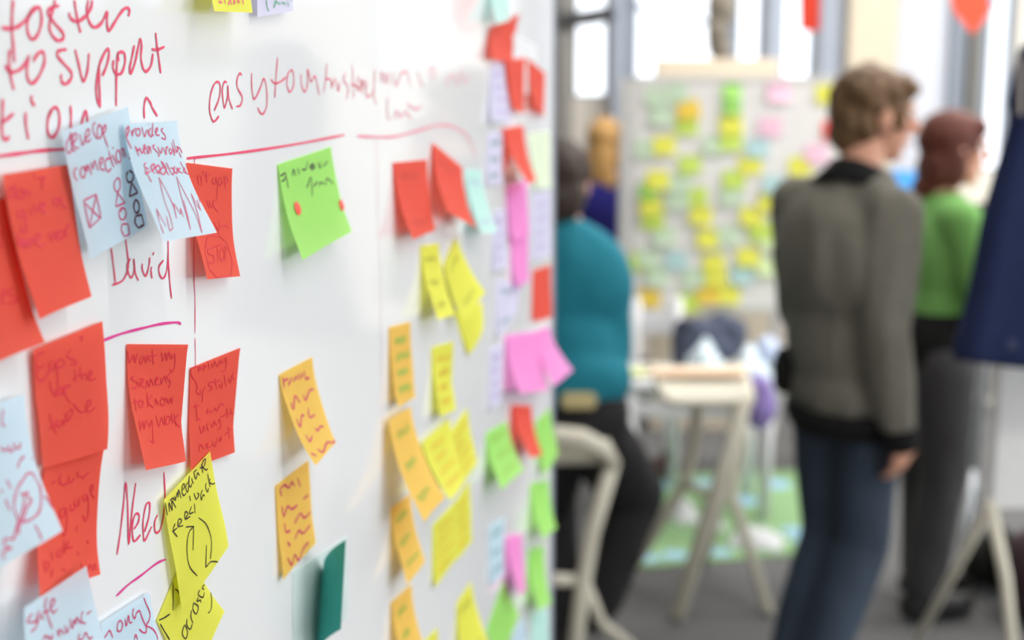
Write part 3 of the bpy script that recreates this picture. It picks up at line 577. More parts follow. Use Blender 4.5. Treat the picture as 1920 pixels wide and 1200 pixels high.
NN = [
 ('red', (737, 305), (801, 299), (816, 432), (773, 449), 'red sticky note, left of the red pair below the faded curved line', dict(auto=('ruby', 2, .0012))),
 ('red', (812, 268), (867, 314), (892, 427), (838, 396), 'red sticky note with pointed top corner, right of the pair below the curved line', dict(d0=.002, auto=('ruby', 1, .0012))),
 ('mint', (873, 318), (902, 318), (934, 436), (903, 438), 'pale mint sticky note just right of the pointed red note', dict(auto=('purple', 2, .0012))),
 ('yellow', (789, 461), (823, 456), (852, 590), (822, 600), 'narrow yellow sticky note, left one of the cluster below the red pair', dict(auto=('dim', 3, .0014))),
 ('yellow', (852, 583), (905, 566), (905, 626), (880, 666), 'yellow sticky note hanging lowest in the cluster below the red pair', dict(d0=.001, lift=(.004, .010), kr=4)),
 ('yellow', (834, 497), (857, 445), (910, 548), (868, 604), 'yellow sticky note with a sharp peak in the cluster below the red pair', dict(d0=.003, auto=('dim', 2, .0014))),
 ('orange', (730, 613), (770, 603), (780, 745), (746, 763), 'orange sticky note with green writing, topmost in the orange column', dict(auto=('leaf', 4, .0028))),
 ('yellow', (810, 651), (851, 640), (855, 768), (826, 782), 'yellow sticky note with orange blots beside the topmost orange note', dict(kr=-5, auto=('amber', 4, .002))),
 ('yellow', (812, 985), (852, 942), (858, 1046), (815, 1101), 'yellow sticky note, left lower one under the big yellow pair', dict(d0=.001, auto=('amber', 4, .0018))),
 ('yellow', (848, 950), (881, 900), (886, 1015), (857, 1049), 'yellow sticky note, right lower one under the big yellow pair', dict(d0=.001, auto=('amber', 4, .0018))),
 ('yellow', (842, 814), (877, 765), (896, 868), (860, 915), 'yellow sticky note, right one of the big pair in the right column', dict(d0=.002, auto=('amber', 4, .0018))),
 ('yellow', (793, 829), (844, 784), (872, 905), (844, 938), 'yellow sticky note, left one of the big pair in the right column', dict(d0=.004, auto=('amber', 4, .0018))),
 ('orange', (733, 953), (770, 926), (797, 1052), (765, 1097), 'orange sticky note, third from the top in the orange column', dict(auto=('leaf', 3, .0018))),
 ('orange', (730, 787), (771, 762), (834, 933), (795, 979), 'orange sticky note fading to yellow, second from the top in the orange column', dict(d0=.006, auto=('leaf', 3, .0018))),
 ('orange', (735, 1130), (772, 1095), (802, 1235), (768, 1275), 'orange sticky note, lowest of the orange column at the bottom edge', dict(d0=.002, auto=('leaf', 3, .0018))),
 ('yellow', (857, 1130), (884, 1090), (921, 1215), (872, 1262), 'yellow sticky note at the bottom edge left of the tall green one', dict(auto=('dim', 2, .0018))),
 ('yellow', (795, 1203), (821, 1176), (829, 1300), (800, 1325), 'small tip of a yellow sticky note at the bottom edge beside the lowest orange one', dict()),
 ('green', (912, 811), (951, 789), (982, 880), (940, 919), 'green sticky note left of the small red one near the board end', dict(auto=('leaf', 3, .002))),
 ('green', (1004, 792), (1031, 764), (1048, 850), (1020, 892), 'light green sticky note right of the small red one at the board edge', dict(lift=(.01, .012), d0=.001)),
 ('red', (962, 759), (997, 760), (1017, 853), (994, 859), 'small red sticky note between two green ones near the board end', dict(d0=.004)),
 ('green', (995, 906), (1029, 900), (1043, 990), (1017, 1011), 'green sticky note with its lower corner sticking out at the board edge', dict()),
 ('blue', (917, 986), (946, 968), (945, 1076), (921, 1099), 'sky blue sticky note left of the small pink one', dict(d0=.001, lift=(.004, .004), auto=('green', 3, .0016))),
 ('green', (912, 1182), (945, 1085), (973, 1152), (940, 1252), 'tall green sticky note hung aslant at the bottom below the small pink one', dict(lift=(.006, .006))),
 ('pink', (951, 1005), (980, 1000), (988, 1105), (974, 1118), 'small hot pink sticky note near the bottom of the board end', dict(d0=.004)),
 ('green', (991, 1031), (1020, 1022), (1033, 1130), (1009, 1146), 'green sticky note at the board edge right of the small pink one', dict()),
 ('blue', (962, 1186), (985, 1155), (993, 1240), (967, 1262), 'tip of light blue sticky note at the bottom edge beside the aslant green one', dict(lift=(.004, .004))),
 ('mint', (997, 1150), (1028, 1141), (1032, 1242), (1000, 1252), 'pale mint sticky note at the bottom corner of the board edge', dict(lift=(.004, .004))),
 ('pink', (950, 628), (1010, 621), (1029, 731), (975, 738), 'bright pink sticky note, left one of the overlapping pink pair', dict(d0=.003)),
 ('pink', (1001, 623), (1030, 611), (1075, 694), (1038, 724), 'bright pink sticky note sticking out past the board edge', dict(d0=.001, lift=(.030, .042))),
 ('pink', (952, 350), (988, 338), (993, 442), (962, 452), 'pink sticky note, upper one of the tall pink strip', dict(d0=.003, lift=(.008, .006))),
 ('pink', (957, 446), (991, 430), (992, 526), (971, 541), 'pink sticky note, lower one of the tall pink strip', dict(d0=.001, lift=(.009, .005))),
 ('red', (945, 241), (982, 235), (1005, 339), (990, 345), 'red sticky note lifting off the board above the tall pink strip', dict(d0=.004)),
 ('white', (962, 62), (1006, 86), (1008, 180), (966, 170), 'added white sheet as bright window light, half covered by red notes at the board end', dict(lift=(.004, .004))),  # white paper put in for a bright window reflection
 ('red', (920, 52), (976, 26), (963, 118), (921, 110), 'red sticky note with a curled tip, topmost of the red ones at the board end', dict(d0=.003, lift=(.010, .004), kr=-10)),
 ('red', (950, 113), (985, 108), (983, 213), (963, 205), 'red sticky note hanging below the curled topmost red one', dict(d0=.005)),
 ('red', (988, 108), (1023, 138), (1021, 220), (1004, 198), 'red sticky note at the upper right corner of the board end', dict(d0=.002)),
 ('red', (999, 507), (1033, 496), (1035, 595), (1001, 603), 'red sticky note on the board edge above the pink pair', dict(lift=(.004, .004))),
 ('lilac', (921, 119), (948, 117), (965, 232), (922, 226), 'pale lilac sticky note below the topmost red one', dict(lift=(.007, .010), auto=('purple', 4, .003))),
 ('lilac', (915, 250), (943, 247), (942, 345), (915, 347), 'pale lilac sticky note left of the lifting red one', dict(lift=(.004, .004), auto=('green', 3, .0016))),
 ('lilac', (926, 395), (948, 390), (951, 500), (926, 510), 'pale lilac sticky note left of the tall pink strip', dict(lift=(.004, .004), auto=('purple', 4, .003))),
 ('lilac', (931, 522), (975, 538), (968, 592), (933, 633), 'pale lilac sticky note below the tall pink strip', dict(lift=(.004, .004), auto=('green', 2, .0016))),
 ('lilac', (919, 651), (944, 645), (940, 756), (918, 768), 'pale lilac sticky note left of the pink pair', dict(lift=(.003, .003), auto=('purple', 4, .003))),
 ('lilac', (998, 361), (1032, 355), (1033, 480), (1000, 490), 'pale lilac sticky note right of the tall pink strip', dict(lift=(.003, .003), auto=('purple', 4, .003))),
 ('cream', (990, 251), (1032, 245), (1033, 352), (1008, 356), 'pale yellow-green sticky note right of the lifting red one', dict(lift=(.006, .004))),
 ('mint', (921, -55), (952, -60), (958, 38), (933, 45), 'pale mint sticky note at the top edge above the red ones', dict(lift=(.022, .016))),
]
for (c, a, b, d, e, lb, kw) in NN: note(c, a, b, d, e, lb, **kw)

# ------------------------------------------------------------------ far pinboard with its notes
YB = 6.0
def slab(P, Y, th): # front face through four pixel corners at depth Y
    return quadslab([W(*p, Y) for p in P], th, (0, 1, 0))
M_board = mat('pinboard_offwhite', (230, 227, 224), 0.8, var=0.02, scale=3)
M_stand = mat('stand_white', (208, 206, 202), 0.5)
xl, xr = W(1188, 300, YB).x, W(1580, 300, YB).x
zt, zb = W(1300, 148, YB).z, W(1300, 582, YB).z
fb = thing('pinboard', ((xl + xr) / 2, YB + .02, 0), 'large off-white pinboard full of small sticky notes in the background', 'pinboard')
mk('panel', box(xl, xr, YB, YB + .03, zb, zt, bev=.004), M_board, fb)
for x in (xl - .035, xr + .035):
    mk('post', box(x - .03, x + .03, YB - .01, YB + .04, .04, zt + .0, bev=.006), M_stand, fb)
    mk('foot', box(x - .03, x + .03, YB - .14, YB + .16, 0, .05, bev=.01), M_stand, fb)
mk('frame_rail', box(xl, xr, YB - .005, YB + .035, zt - .02, zt + .012, bev=.004), M_stand, fb)
mk('frame_rail', box(xl, xr, YB - .005, YB + .035, zb - .012, zb + .02, bev=.004), M_stand, fb)
FCOL = dict(yellow=(240, 238, 98), lime=(210, 234, 112), pgreen=(208, 228, 200), amber=(246, 212, 88), green=(166, 222, 116), pink=(248, 204, 224), aqua=(190, 222, 224),
            red=(246, 90, 90), plime=(226, 244, 190))
FNAME = dict(yellow='yellow', lime='lime', pgreen='pale green', amber='amber', green='bright green', pink='pink', aqua='pale aqua', red='red', plime='very pale lime')
FN = [(1230, 182, 'pgreen'), (1268, 175, 'pgreen'), (1290, 205, 'amber'), (1287, 236, 'lime'), (1240, 216, 'pgreen'), (1372, 170, 'green'), (1372, 200, 'green'), (1370, 234, 'yellow'), (1370, 264, 'lime'),
      (1460, 172, 'pink'), (1443, 238, 'pink'), (1245, 272, 'yellow'), (1210, 279, 'pgreen'), (1338, 272, 'pgreen'), (1420, 277, 'aqua'), (1293, 309, 'lime'), (1406, 309, 'yellow'), (1375, 336, 'lime'),
      (1233, 337, 'yellow'), (1215, 357, 'green'), (1452, 346, 'aqua'), (1220, 385, 'yellow'), (1224, 413, 'lime'), (1273, 346, 'pgreen'), (1270, 374, 'pgreen'), (1305, 368, 'lime'), (1370, 367, 'pgreen'),
      (1442, 381, 'yellow'), (1314, 404, 'yellow'), (1408, 405, 'yellow'), (1424, 433, 'lime'), (1327, 447, 'yellow'), (1366, 440, 'pgreen'), (1245, 442, 'pgreen'), (1402, 481, 'yellow'), (1338, 493, 'yellow'),
      (1341, 518, 'yellow'), (1198, 490, 'lime'), (1216, 484, 'pgreen'), (1268, 488, 'aqua'), (1390, 513, 'aqua'), (1232, 517, 'pgreen'), (1300, 521, 'pgreen'), (1217, 559, 'amber'), (1327, 552, 'amber'),
      (1366, 552, 'yellow'), (1290, 567, 'lime'), (1446, 450, 'plime'), (1440, 500, 'plime'), (1500, 311, 'yellow'), (1530, 288, 'pink'), (1551, 176, 'yellow'), (1563, 243, 'red')]
ORD = ['topmost', 'second', 'third', 'fourth', 'fifth', 'sixth', 'seventh', 'eighth', 'ninth', 'tenth', 'eleventh', 'twelfth']
CN = ['first', 'second', 'third', 'fourth', 'fifth', 'sixth', 'seventh', 'eighth']
colx = [1236, 1280, 1322, 1356, 1392, 1480, 1700]
bins = {}
for (x, y, c) in FN:
    k = next(i for i, lim in enumerate(colx) if x < lim)
    bins.setdefault(k, []).append((y, x, c))
rr = random.Random(3)
for k, L in bins.items():
    L.sort()
    for r, (y, x, c) in enumerate(L):
        sz = .052 if c != 'green' else .042
        w0 = W(x, y, YB - .004); a = rr.uniform(-.12, .12)
        vs, fs = [], []
        n = 4
        for j in range(n + 1):
            for i in range(n + 1):
                u, v = (i / n - .5) * 2 * sz, (.5 - j / n) * 2 * sz * .82
                cv = (j / n) ** 1.7 * .022 * (1 + .4 * math.sin(x))
                vs.append(Vector((w0.x + u * math.cos(a) - v * math.sin(a), YB - .0065 - cv, w0.z + u * math.sin(a) + v * math.cos(a))))
        for j in range(n):
            for i in range(n): q = j * (n + 1) + i; fs.append((q, q + n + 1, q + n + 2, q + 1))
        o = mk('sticky_note', (vs, fs), mat('farpaper_' + c, FCOL[c], .8, transl=.15), smooth=True)
        tag(o, '%s sticky note, %s from top in %s column of the background pinboard' % (FNAME[c], ORD[r] if r else 'first', CN[k]), 'sticky note', 'sticky notes on the background pinboard')

fbleg = tube([W(1502, 588, YB + .02), FL(1436, 842, .008)], [.028, .024], 8, flat=.7)
mk('leg', fbleg, M_stand, fb)['label'] = 'slanting off-white leg'
# partition and bundle behind the pinboard
pr = box(W(1229, 120, 6.6).x, W(1459, 120, 6.6).x, 6.56, 6.64, 0, W(1350, 110, 6.6).z, bev=.006)
tag(mk('partition_screen', pr, mat('partition_tan', (226, 212, 190), .8)), 'tan partition screen rising behind the background pinboard', 'partition')
zt2 = W(1350, 110, 6.6).z
bm = bmesh.new()
ell(bm, (W(1345, 60, 6.6).x, 6.6, zt2 + .13), .055, .05, .14, sub=2); ell(bm, (W(1352, 30, 6.6).x, 6.6, zt2 + .26), .075, .05, .13, sub=2); ell(bm, (W(1350, 60, 6.6).x, 6.6, zt2 + .05), .06, .045, .055, sub=2)
tag(mk('cloth_bundle', bm, mat('cloth_taupe', (128, 120, 108), .9, var=.3, scale=12), smooth=True), 'taupe cloth bundle standing on top of the tan partition', 'cloth')
# second board behind the two standing people
b2 = thing('display_panel', (W(1760, 400, 6.9).x, 6.9, 0), 'cream display panel behind the man and the woman in green', 'display panel')
mk('panel', box(W(1600, 400, 6.9).x, W(1905, 400, 6.9).x, 6.88, 6.92, W(1750, 640, 6.9).z, W(1750, 325, 6.9).z, bev=.005), mat('panel_cream', (228, 222, 208), .8), b2)
for x in (1606, 1899):
    xx = W(x, 400, 6.9).x
    mk('post', box(xx - .025, xx + .025, 6.925, 6.97, .0, 1.3, bev=.005), M_stand, b2)
    mk('foot', box(xx - .025, xx + .025, 6.975, 7.25, .0, .04, bev=.005), M_stand, b2)
def sheet(px, py, Y, w_, h_, c, nm, lb, cat, g=None):
    p = W(px, py, Y)
    o = mk(nm, box(p.x - w_ / 2, p.x + w_ / 2, Y - .006, Y - .001, p.z - h_ / 2, p.z + h_ / 2), mat('sheet_' + nm + str(c[0]), c, .7))
    return tag(o, lb, cat, g)
sheet(1683, 358, 6.88, .20, .22, (80, 165, 240), 'poster', 'bright blue sheet on the cream panel between the man and the woman', 'poster')
sheet(1697, 525, 6.88, .16, .12, (214, 222, 110), 'paper_sheet', 'yellow-green sheet low on the cream panel between the two people', 'paper')

# hanging pennants
def pennant(pts, Y, c, lb, th=.004):
    P = [W(x, y, Y) for x, y in pts]
    n = len(P); q = [p + Vector((0, th, 0)) for p in P]
    fs = [tuple(range(n)), tuple(range(2 * n - 1, n - 1, -1))] + [(i, n + i, n + (i + 1) % n, (i + 1) % n) for i in range(n)]
    return mk('pennant', (P + q, fs), mat('pennant' + str(c[0]), c, .7, transl=.3))
o = pennant([(1497, -160), (1540, -160), (1537, 58), (1500, 58)], 5.0, (224, 72, 48), ''); tag(o, 'red pennant hanging straight above the background pinboard', 'pennant', 'pennants')
o = pennant([(1750, -150), (1835, -190), (1858, 20), (1824, 64), (1790, 22)], 5.0, (250, 104, 74), ''); tag(o, 'orange red pennant hanging aslant above the woman in green', 'pennant', 'pennants')
o = pennant([(1815, -190), (1850, -180), (1868, 10), (1860, 22), (1838, -20)], 5.02, (70, 190, 215), ''); tag(o, 'turquoise pennant behind the orange red one', 'pennant', 'pennants')
cz = W(1600, -150, 5.0).z
tag(mk('pennant_line', tube([(-2.99, 5.012, cz + .12), (W(1518, -158, 5.0).x, 5.012, cz + .0), (W(1800, -180, 5.0).x, 5.012, cz + .05), (7.99, 5.012, cz + .25)], .005, 6), M_dark), 'thin line carrying the pennants across the room', 'line')
# bars crossing the far window
tag(mk('window_stay', tube([W(1056, 38, 7.88), W(1105, 33, 7.86), W(1152, 24, 7.84)], .045, 8), M_dark), 'thick dark bar crossing the window beside the blue-grey column', 'bar')
tag(mk('window_stay', tube([W(1172, 7, 7.88), W(1372, 52, 7.91)], .018, 8), M_col2), 'thin grey bar sloping across the window right of the column', 'bar')

# ------------------------------------------------------------------ green mat with pale blue patches
m0 = [FL(1222, 893), FL(1600, 880), FL(1640, 1028), FL(1182, 1068)]
gm = mk('floor_mat', quadslab([p + Vector((0, 0, .008)) for p in m0][::-1], .007, (0, 0, -1)), mat('mat_green', (134, 168, 120), .9, var=.06, scale=20))
tag(gm, 'green mat with pale blue patches lying on the grey floor', 'mat')
M_patch = mat('patch_blue', (146, 184, 210), .9)
for (x, y, a, b) in [(1455, 907, .13, .1), (1395, 938, .12, .1), (1520, 893, .12, .07), (1330, 905, .2, .06), (1488, 995, .1, .07), (1507, 1012, .1, .06), (1215, 1046, .1, .05), (1265, 1040, .1, .06), (1350, 1035, .1, .05), (1240, 910, .09, .08)]:
    c = FL(x, y, .0085)
    vs = [c] + [c + Vector((a * .5 * math.cos(t * math.pi / 7) * (1 + .2 * math.sin(t * 2.3 + x)), b * .75 * math.sin(t * math.pi / 7), 0)) for t in range(14)]
    mk('patch', (vs, [(0, 1 + k, 1 + (k + 1) % 14) for k in range(14)]), M_patch, gm)
M_white = mat('paper_white', (238, 238, 240), .7)
def crumple(name, c, lx, ly, h, ang, m, lb, cat, seed, g=None):
    vs, fs = [], []; n = 8
    for j in range(n + 1):
        for i in range(n + 1):
            u, v = (i / n - .5) * lx, (j / n - .5) * ly
            z = h * (1 - (2 * i / n - 1) ** 2 * .8) * (1 - (2 * j / n - 1) ** 2 * .8) * (.6 + .5 * noise.noise(Vector((i * .6 + seed, j * .6, seed))))
            vs.append(Vector((c.x + u * math.cos(ang) - v * math.sin(ang), c.y + u * math.sin(ang) + v * math.cos(ang), c.z + .002 + abs(z))))
    for j in range(n):
        for i in range(n): a = j * (n + 1) + i; fs.append((a, a + 1, a + n + 2, a + n + 1))
    b0 = len(vs)
    ring = [i for i in range(n + 1)] + [(j + 1) * (n + 1) - 1 for j in range(1, n + 1)] + [n * (n + 1) + i for i in range(n - 1, -1, -1)] + [j * (n + 1) for j in range(n - 1, 0, -1)]
    for i in ring: p = vs[i]; vs.append(Vector((p.x, p.y, c.z + .0005)))
    L = len(ring)
    for k in range(L): fs.append((ring[k], b0 + k, b0 + (k + 1) % L, ring[(k + 1) % L]))
    fs.append(tuple(range(b0 + L - 1, b0 - 1, -1)))
    return tag(mk(name, (vs, fs), m, smooth=True), lb, cat, g)
crumple('crumpled_paper', FL(1220, 950, .009), .09, .16, .10, .3, M_white, 'crumpled white paper at the left end of the row on the green mat', 'paper', 1, 'white papers on the green mat')
crumple('crumpled_paper', FL(1283, 972, .009), .10, .162, .12, .1, M_white, 'crumpled white paper, second from the left on the green mat', 'paper', 2, 'white papers on the green mat')
crumple('crumpled_paper', FL(1334, 985, .009), .05, .14, .10, .5, M_white, 'crumpled white paper between the stool legs on the green mat', 'paper', 3, 'white papers on the green mat')
crumple('crumpled_paper', FL(1418, 1018, .009), .20, .16, .09, -.35, M_white, 'largest white paper at the right end of the row on the green mat', 'paper', 4, 'white papers on the green mat')

# ------------------------------------------------------------------ stools
M_stool = mat('stool_offwhite', (222, 216, 198), .45, var=.02, scale=8)
def bar(a, b, r, m, parent, name, n=2, seg=10, flat=.75, pts=None):
    P = pts or [a, b]
    if not isinstance(r, (list, tuple)): r = [r * 1.12] + [r] * (len(P) - 2) + [r * .92]
    return mk(name, tube([Vector(p) for p in P], r, seg, flat=flat), m, parent, smooth=True)
def stool(c, yaw, H, label, spread=.25, rot_l=None):
    t = thing('bar_stool', (c[0], c[1], 0), label, 'stool', 'bar stools')
    f = Vector((math.cos(yaw), math.sin(yaw), 0)); s = Vector((math.sin(yaw), -math.cos(yaw), 0)); O = Vector((c[0], c[1], 0))
    def L(a, b, z): return O + f * a + s * b + Vector((0, 0, z))
    # saddle seat with raised front and back lips
    vs, fs = [], []; n = 14
    prof = [(-.19, .085), (-.175, .05), (-.13, .008), (-.05, -.006), (.05, 0), (.13, .0), (.18, -.012), (.20, -.05)]
    for (a, dz) in prof:
        for i in range(n + 1):
            b = (i / n - .5); wdt = .40 - .10 * abs(a) / .2
            vs.append(L(a, b * wdt, H + dz + .012 * (2 * b) ** 2))
    m = n + 1
    for j in range(len(prof) - 1):
        for i in range(n): q = j * m + i; fs.append((q, q + 1, q + m + 1, q + m))
    N0 = len(vs)
    vs2 = [v - Vector((0, 0, .028)) for v in vs]; vs += vs2
    for j in range(len(prof) - 1):
        for i in range(n): q = N0 + j * m + i; fs.append((q + m, q + m + 1, q + 1, q))
    R = len(prof) - 1
    for i in range(n): fs.append((i + 1, i, N0 + i, N0 + i + 1)); fs.append((R * m + i, R * m + i + 1, N0 + R * m + i + 1, N0 + R * m + i))
    for j in range(R): fs.append((j * m, (j + 1) * m, N0 + (j + 1) * m, N0 + j * m)); fs.append(((j + 1) * m + n, j * m + n, N0 + j * m + n, N0 + (j + 1) * m + n))
    mk('seat', (vs, fs), M_stool, t, smooth=True)
    hf = .30
    for (a, b) in ((1, 1), (1, -1), (-1, 1), (-1, -1)):
        bar(None, None, .024, M_stool, t, 'leg', pts=[L(a * .14, b * .13, H - .02), L(a * .10, b * .115, hf + .12), L(a * .12, b * .13, hf), L(a * spread, b * .21, .012)])
    bar(L(.12, .13, hf), L(.12, -.13, hf), .02, M_stool, t, 'footrest')
    for b in (1, -1): bar(L(.12, b * .13, hf), L(-.12, b * .13, hf), .018, M_stool, t, 'side_rail')
    return t
# stool in the middle
def seatmesh(near_l, near_r, far_r, far_l, th=.03, lip=.045, n=10):
    vs, fs = [], []
    for j in range(n + 1):
        for i in range(n + 1):
            u, v = i / n, j / n
            p = near_l.lerp(near_r, u).lerp(far_l.lerp(far_r, u), v)
            z = lip * (abs(2 * u - 1) ** 5 * .5 + (v ** 6)) - .018 * (1 - v) ** 8
            vs.append(p + Vector((0, 0, z)))
    m = n + 1; N0 = len(vs)
    vs += [v - Vector((0, 0, th)) for v in vs]
    for j in range(n):
        for i in range(n):
            q = j * m + i; fs.append((q, q + 1, q + m + 1, q + m)); q += N0; fs.append((q + m, q + m + 1, q + 1, q))
    for i in range(n):
        fs.append((i + 1, i, N0 + i, N0 + i + 1)); q = n * m + i; fs.append((q, q + 1, N0 + q + 1, N0 + q))
        a = i * m; fs.append((a, a + m, N0 + a + m, N0 + a)); a = i * m + n; fs.append((a + m, a, N0 + a, N0 + a + m))
    return vs, fs
def foot(px, py): return FL(px, py, .012)
sa = thing('bar_stool', (W(1320, 900, 4.3).x, 4.3, 0), 'off-white bar stool with splayed legs standing free in the middle', 'stool', 'bar stools')
Zs = .735
def SP(px, Y, z): d = ray(px, 700); return Vector((d.x / d.y * Y, Y, z))
mk('seat', seatmesh(SP(1243, 4.13, Zs), SP(1418, 4.13, Zs), SP(1400, 4.45, Zs + .01), SP(1215, 4.45, Zs + .01), th=.02, lip=.03), M_stool, sa, smooth=True)
bar(0, 0, [.024, .027, .027], M_stool, sa, 'leg', pts=[SP(1400, 4.13, Zs - .01), SP(1352, 4.14, .42), foot(1268, 1160)])
bar(0, 0, [.02, .02, .02, .019], M_stool, sa, 'leg', pts=[SP(1398, 4.4, Zs - .02), SP(1392, 4.38, .5), W(1372, 925, 4.3), foot(1443, 1150)])
bar(0, 0, [.022, .022, .021, .019], M_stool, sa, 'leg', pts=[SP(1312, 4.3, Zs - .02), W(1300, 830, 4.33), W(1284, 905, 4.35), foot(1175, 1085)])
bar(0, 0, [.02, .02, .019], M_stool, sa, 'leg', pts=[SP(1390, 4.42, Zs - .02), W(1352, 940, 4.45), foot(1322, 1048)])
bar(0, 0, .017, M_stool, sa, 'footrest', pts=[W(1284, 905, 4.35), W(1318, 925, 4.3), W(1355, 932, 4.2)])
pp = mk('paper_sheet', box(SP(1215, 4.4, 0).x, SP(1392, 4.4, 0).x, 4.33, 4.47, .79, .80, bev=.003), mat('paper_peach', (246, 214, 184), .8))
# the peach board is a shelf edge: resting on the stool's raised far lip
pp['label'] = 'peach coloured cardboard strip resting on the far lip of the free stool'; pp['category'] = 'cardboard'
for v in pp.data.vertices: v.co.z -= .030
gp = mk('paper_sheet', box(SP(1180, 4.4, 0).x, SP(1213, 4.4, 0).x, 4.35, 4.47, .750, .765, bev=.003), mat('paper_lime', (222, 228, 160), .8))
tag(gp, 'pale lime paper end beside the peach cardboard strip', 'paper')

# foreground stool under the person in teal
sb = thing('bar_stool', (W(1000, 900, 3.5).x, 3.5, 0), 'off-white bar stool that the person in the teal sweater sits on', 'stool', 'bar stools')
mk('seat', seatmesh(SP(930, 3.36, .77), SP(1148, 3.36, .77), SP(1130, 3.72, .775), SP(945, 3.72, .775), th=.03, lip=.02), M_stool, sb, smooth=True)
bar(0, 0, [.022, .026, .026, .026, .026, .022], M_stool, sb, 'back_rim', pts=[W(925, 870, 3.36), W(950, 826, 3.33), W(1030, 813, 3.32), W(1092, 820, 3.32), W(1134, 842, 3.33), W(1152, 872, 3.36)])
bar(0, 0, [.022, .022, .022, .021], M_stool, sb, 'leg', pts=[W(1150, 862, 3.36), W(1110, 1000, 3.36), W(1093, 1100, 3.34), Vector((W(1062, 1200, 3.3).x, 3.3, .01))])
bar(0, 0, [.02, .02, .019], M_stool, sb, 'leg', pts=[W(1098, 1095, 3.36), W(1128, 1170, 3.5), Vector((W(1190, 1200, 3.72).x, 3.78, .01))])
bar(0, 0, [.022, .022, .022, .021], M_stool, sb, 'leg', pts=[W(925, 862, 3.36), W(960, 1000, 3.36), W(972, 1100, 3.34), Vector((W(1000, 1200, 3.3).x - .12, 3.3, .01))])
bar(0, 0, [.02, .02, .019], M_stool, sb, 'leg', pts=[W(965, 1095, 3.36), W(930, 1170, 3.5), Vector((W(880, 1200, 3.72).x, 3.78, .01))])
bar(0, 0, .019, M_stool, sb, 'footrest', pts=[W(968, 1085, 3.35), W(1095, 1088, 3.35)])

# ------------------------------------------------------------------ white trestle table with things behind the stool
M_tab = mat('table_white', (224, 224, 226), .5)
tb = thing('trestle_table', (W(1330, 700, 5.25).x, 5.3, 0), 'low white trestle table behind the free stool with bags on it', 'table')
TZ = .585
tx0, tx1 = W(1168, 700, 5.1).x, W(1450, 700, 5.1).x
tsa, tsb = W(1300, 784, 5.03).z, W(1300, 755, 5.03).z
mk('tabletop', box(tx0, tx1, 5.02, 5.45, TZ - .03, TZ, bev=.005), M_tab, tb)
for x in (tx0 + .03, tx1 - .03):
    for y in (5.05, 5.42): bar(Vector((x, y, TZ - .03)), Vector((x, y, .005)), .026, M_tab, tb, 'leg')
mk('stretcher', box(tx0 + .03, tx1 - .03, 5.03, 5.07, tsa, tsb, bev=.006), M_tab, tb)
mk('stretcher', box(tx0 + .03, tx1 - .03, 5.40, 5.44, tsa, tsb, bev=.006), M_tab, tb)
def blobthing(name, parts, m, lb, cat, vox=.012, disp=.01, sc=9):
    bm = bmesh.new()
    for (c, r) in parts: ell(bm, c, *r, sub=3)
    me = remesh(bm, vox, 3)
    n = len(me.vertices)
    for v in me.vertices: v.co += v.normal * (noise.noise(v.co * sc) * disp)
    o = from_mesh(name, me, m); return tag(o, lb, cat)
def remesh(bm, vox, it=4, bev=None):
    me = bpy.data.meshes.new('t'); bm.to_mesh(me); bm.free()
    o = bpy.data.objects.new('t', me); COL.objects.link(o)
    r = o.modifiers.new('r', 'REMESH'); r.mode = 'VOXEL'; r.voxel_size = vox
    s = o.modifiers.new('s', 'SMOOTH'); s.iterations = it; s.factor = .5
    dg = bpy.context.evaluated_depsgraph_get()
    out = bpy.data.meshes.new_from_object(o.evaluated_get(dg))
    bpy.data.objects.remove(o); bpy.data.meshes.remove(me)
    return out
def from_mesh(name, me, m, parent=None):
    bm = bmesh.new(); bm.from_mesh(me); bpy.data.meshes.remove(me)
    return mk(name, bm, m, parent, smooth=True)
def TP(px, Y, z): d = ray(px, 650); return Vector((d.x / d.y * Y, Y, z))
blobthing('coat', [(TP(1285, 5.34, TZ + .10), (.06, .10, .12)), (TP(1300, 5.34, TZ + .16), (.08, .08, .06)), (TP(1345, 5.36, TZ + .13), (.10, .08, .09)), (TP(1375, 5.36, TZ + .14), (.05, .07, .08)), (TP(1335, 5.34, TZ + .085), (.14, .10, .055))], mat('cloth_slate', (74, 80, 98), .9, var=.2), 'dark slate coat heaped on the white trestle table', 'coat', disp=.03, sc=14)
crumple('plastic_bag', TP(1322, 5.13, TZ), .18, .16, .22, -.15, mat('bag_paleblue', (206, 220, 228), .4), 'pale blue plastic bag lying on the front of the trestle table', 'bag', 5)
crumple('plastic_bag', TP(1408, 5.13, TZ), .16, .16, .16, .1, mat('bag_paleblue', (206, 220, 228), .4), 'smaller pale blue bag at the right end of the trestle table', 'bag', 6)
blobthing('pouch', [(Vector((W(1425, 735, 4.98).x, 4.965, .50)), (.07, .05, .09)), (Vector((W(1420, 735, 4.98).x, 4.965, .575)), (.055, .045, .06))], mat('bag_purple', (146, 126, 192), .7, var=.1), 'purple pouch hanging from the front edge of the trestle table', 'bag')
blobthing('ball', [(TP(1438, 5.33, TZ + .07), (.055, .055, .07))], mat('ball_blue', (196, 208, 236), .5), 'pale blue round ball at the right end of the trestle table', 'ball', disp=.002)
rk = blobthing('shoulder_bag', [(W(1470, 690, 3.45), (.03, .05, .06)), (W(1472, 712, 3.45), (.035, .045, .04))], mat('bag_black', (26, 24, 22), .8), "small black bag hanging at the man's left hip", 'bag', vox=.008, disp=.003)
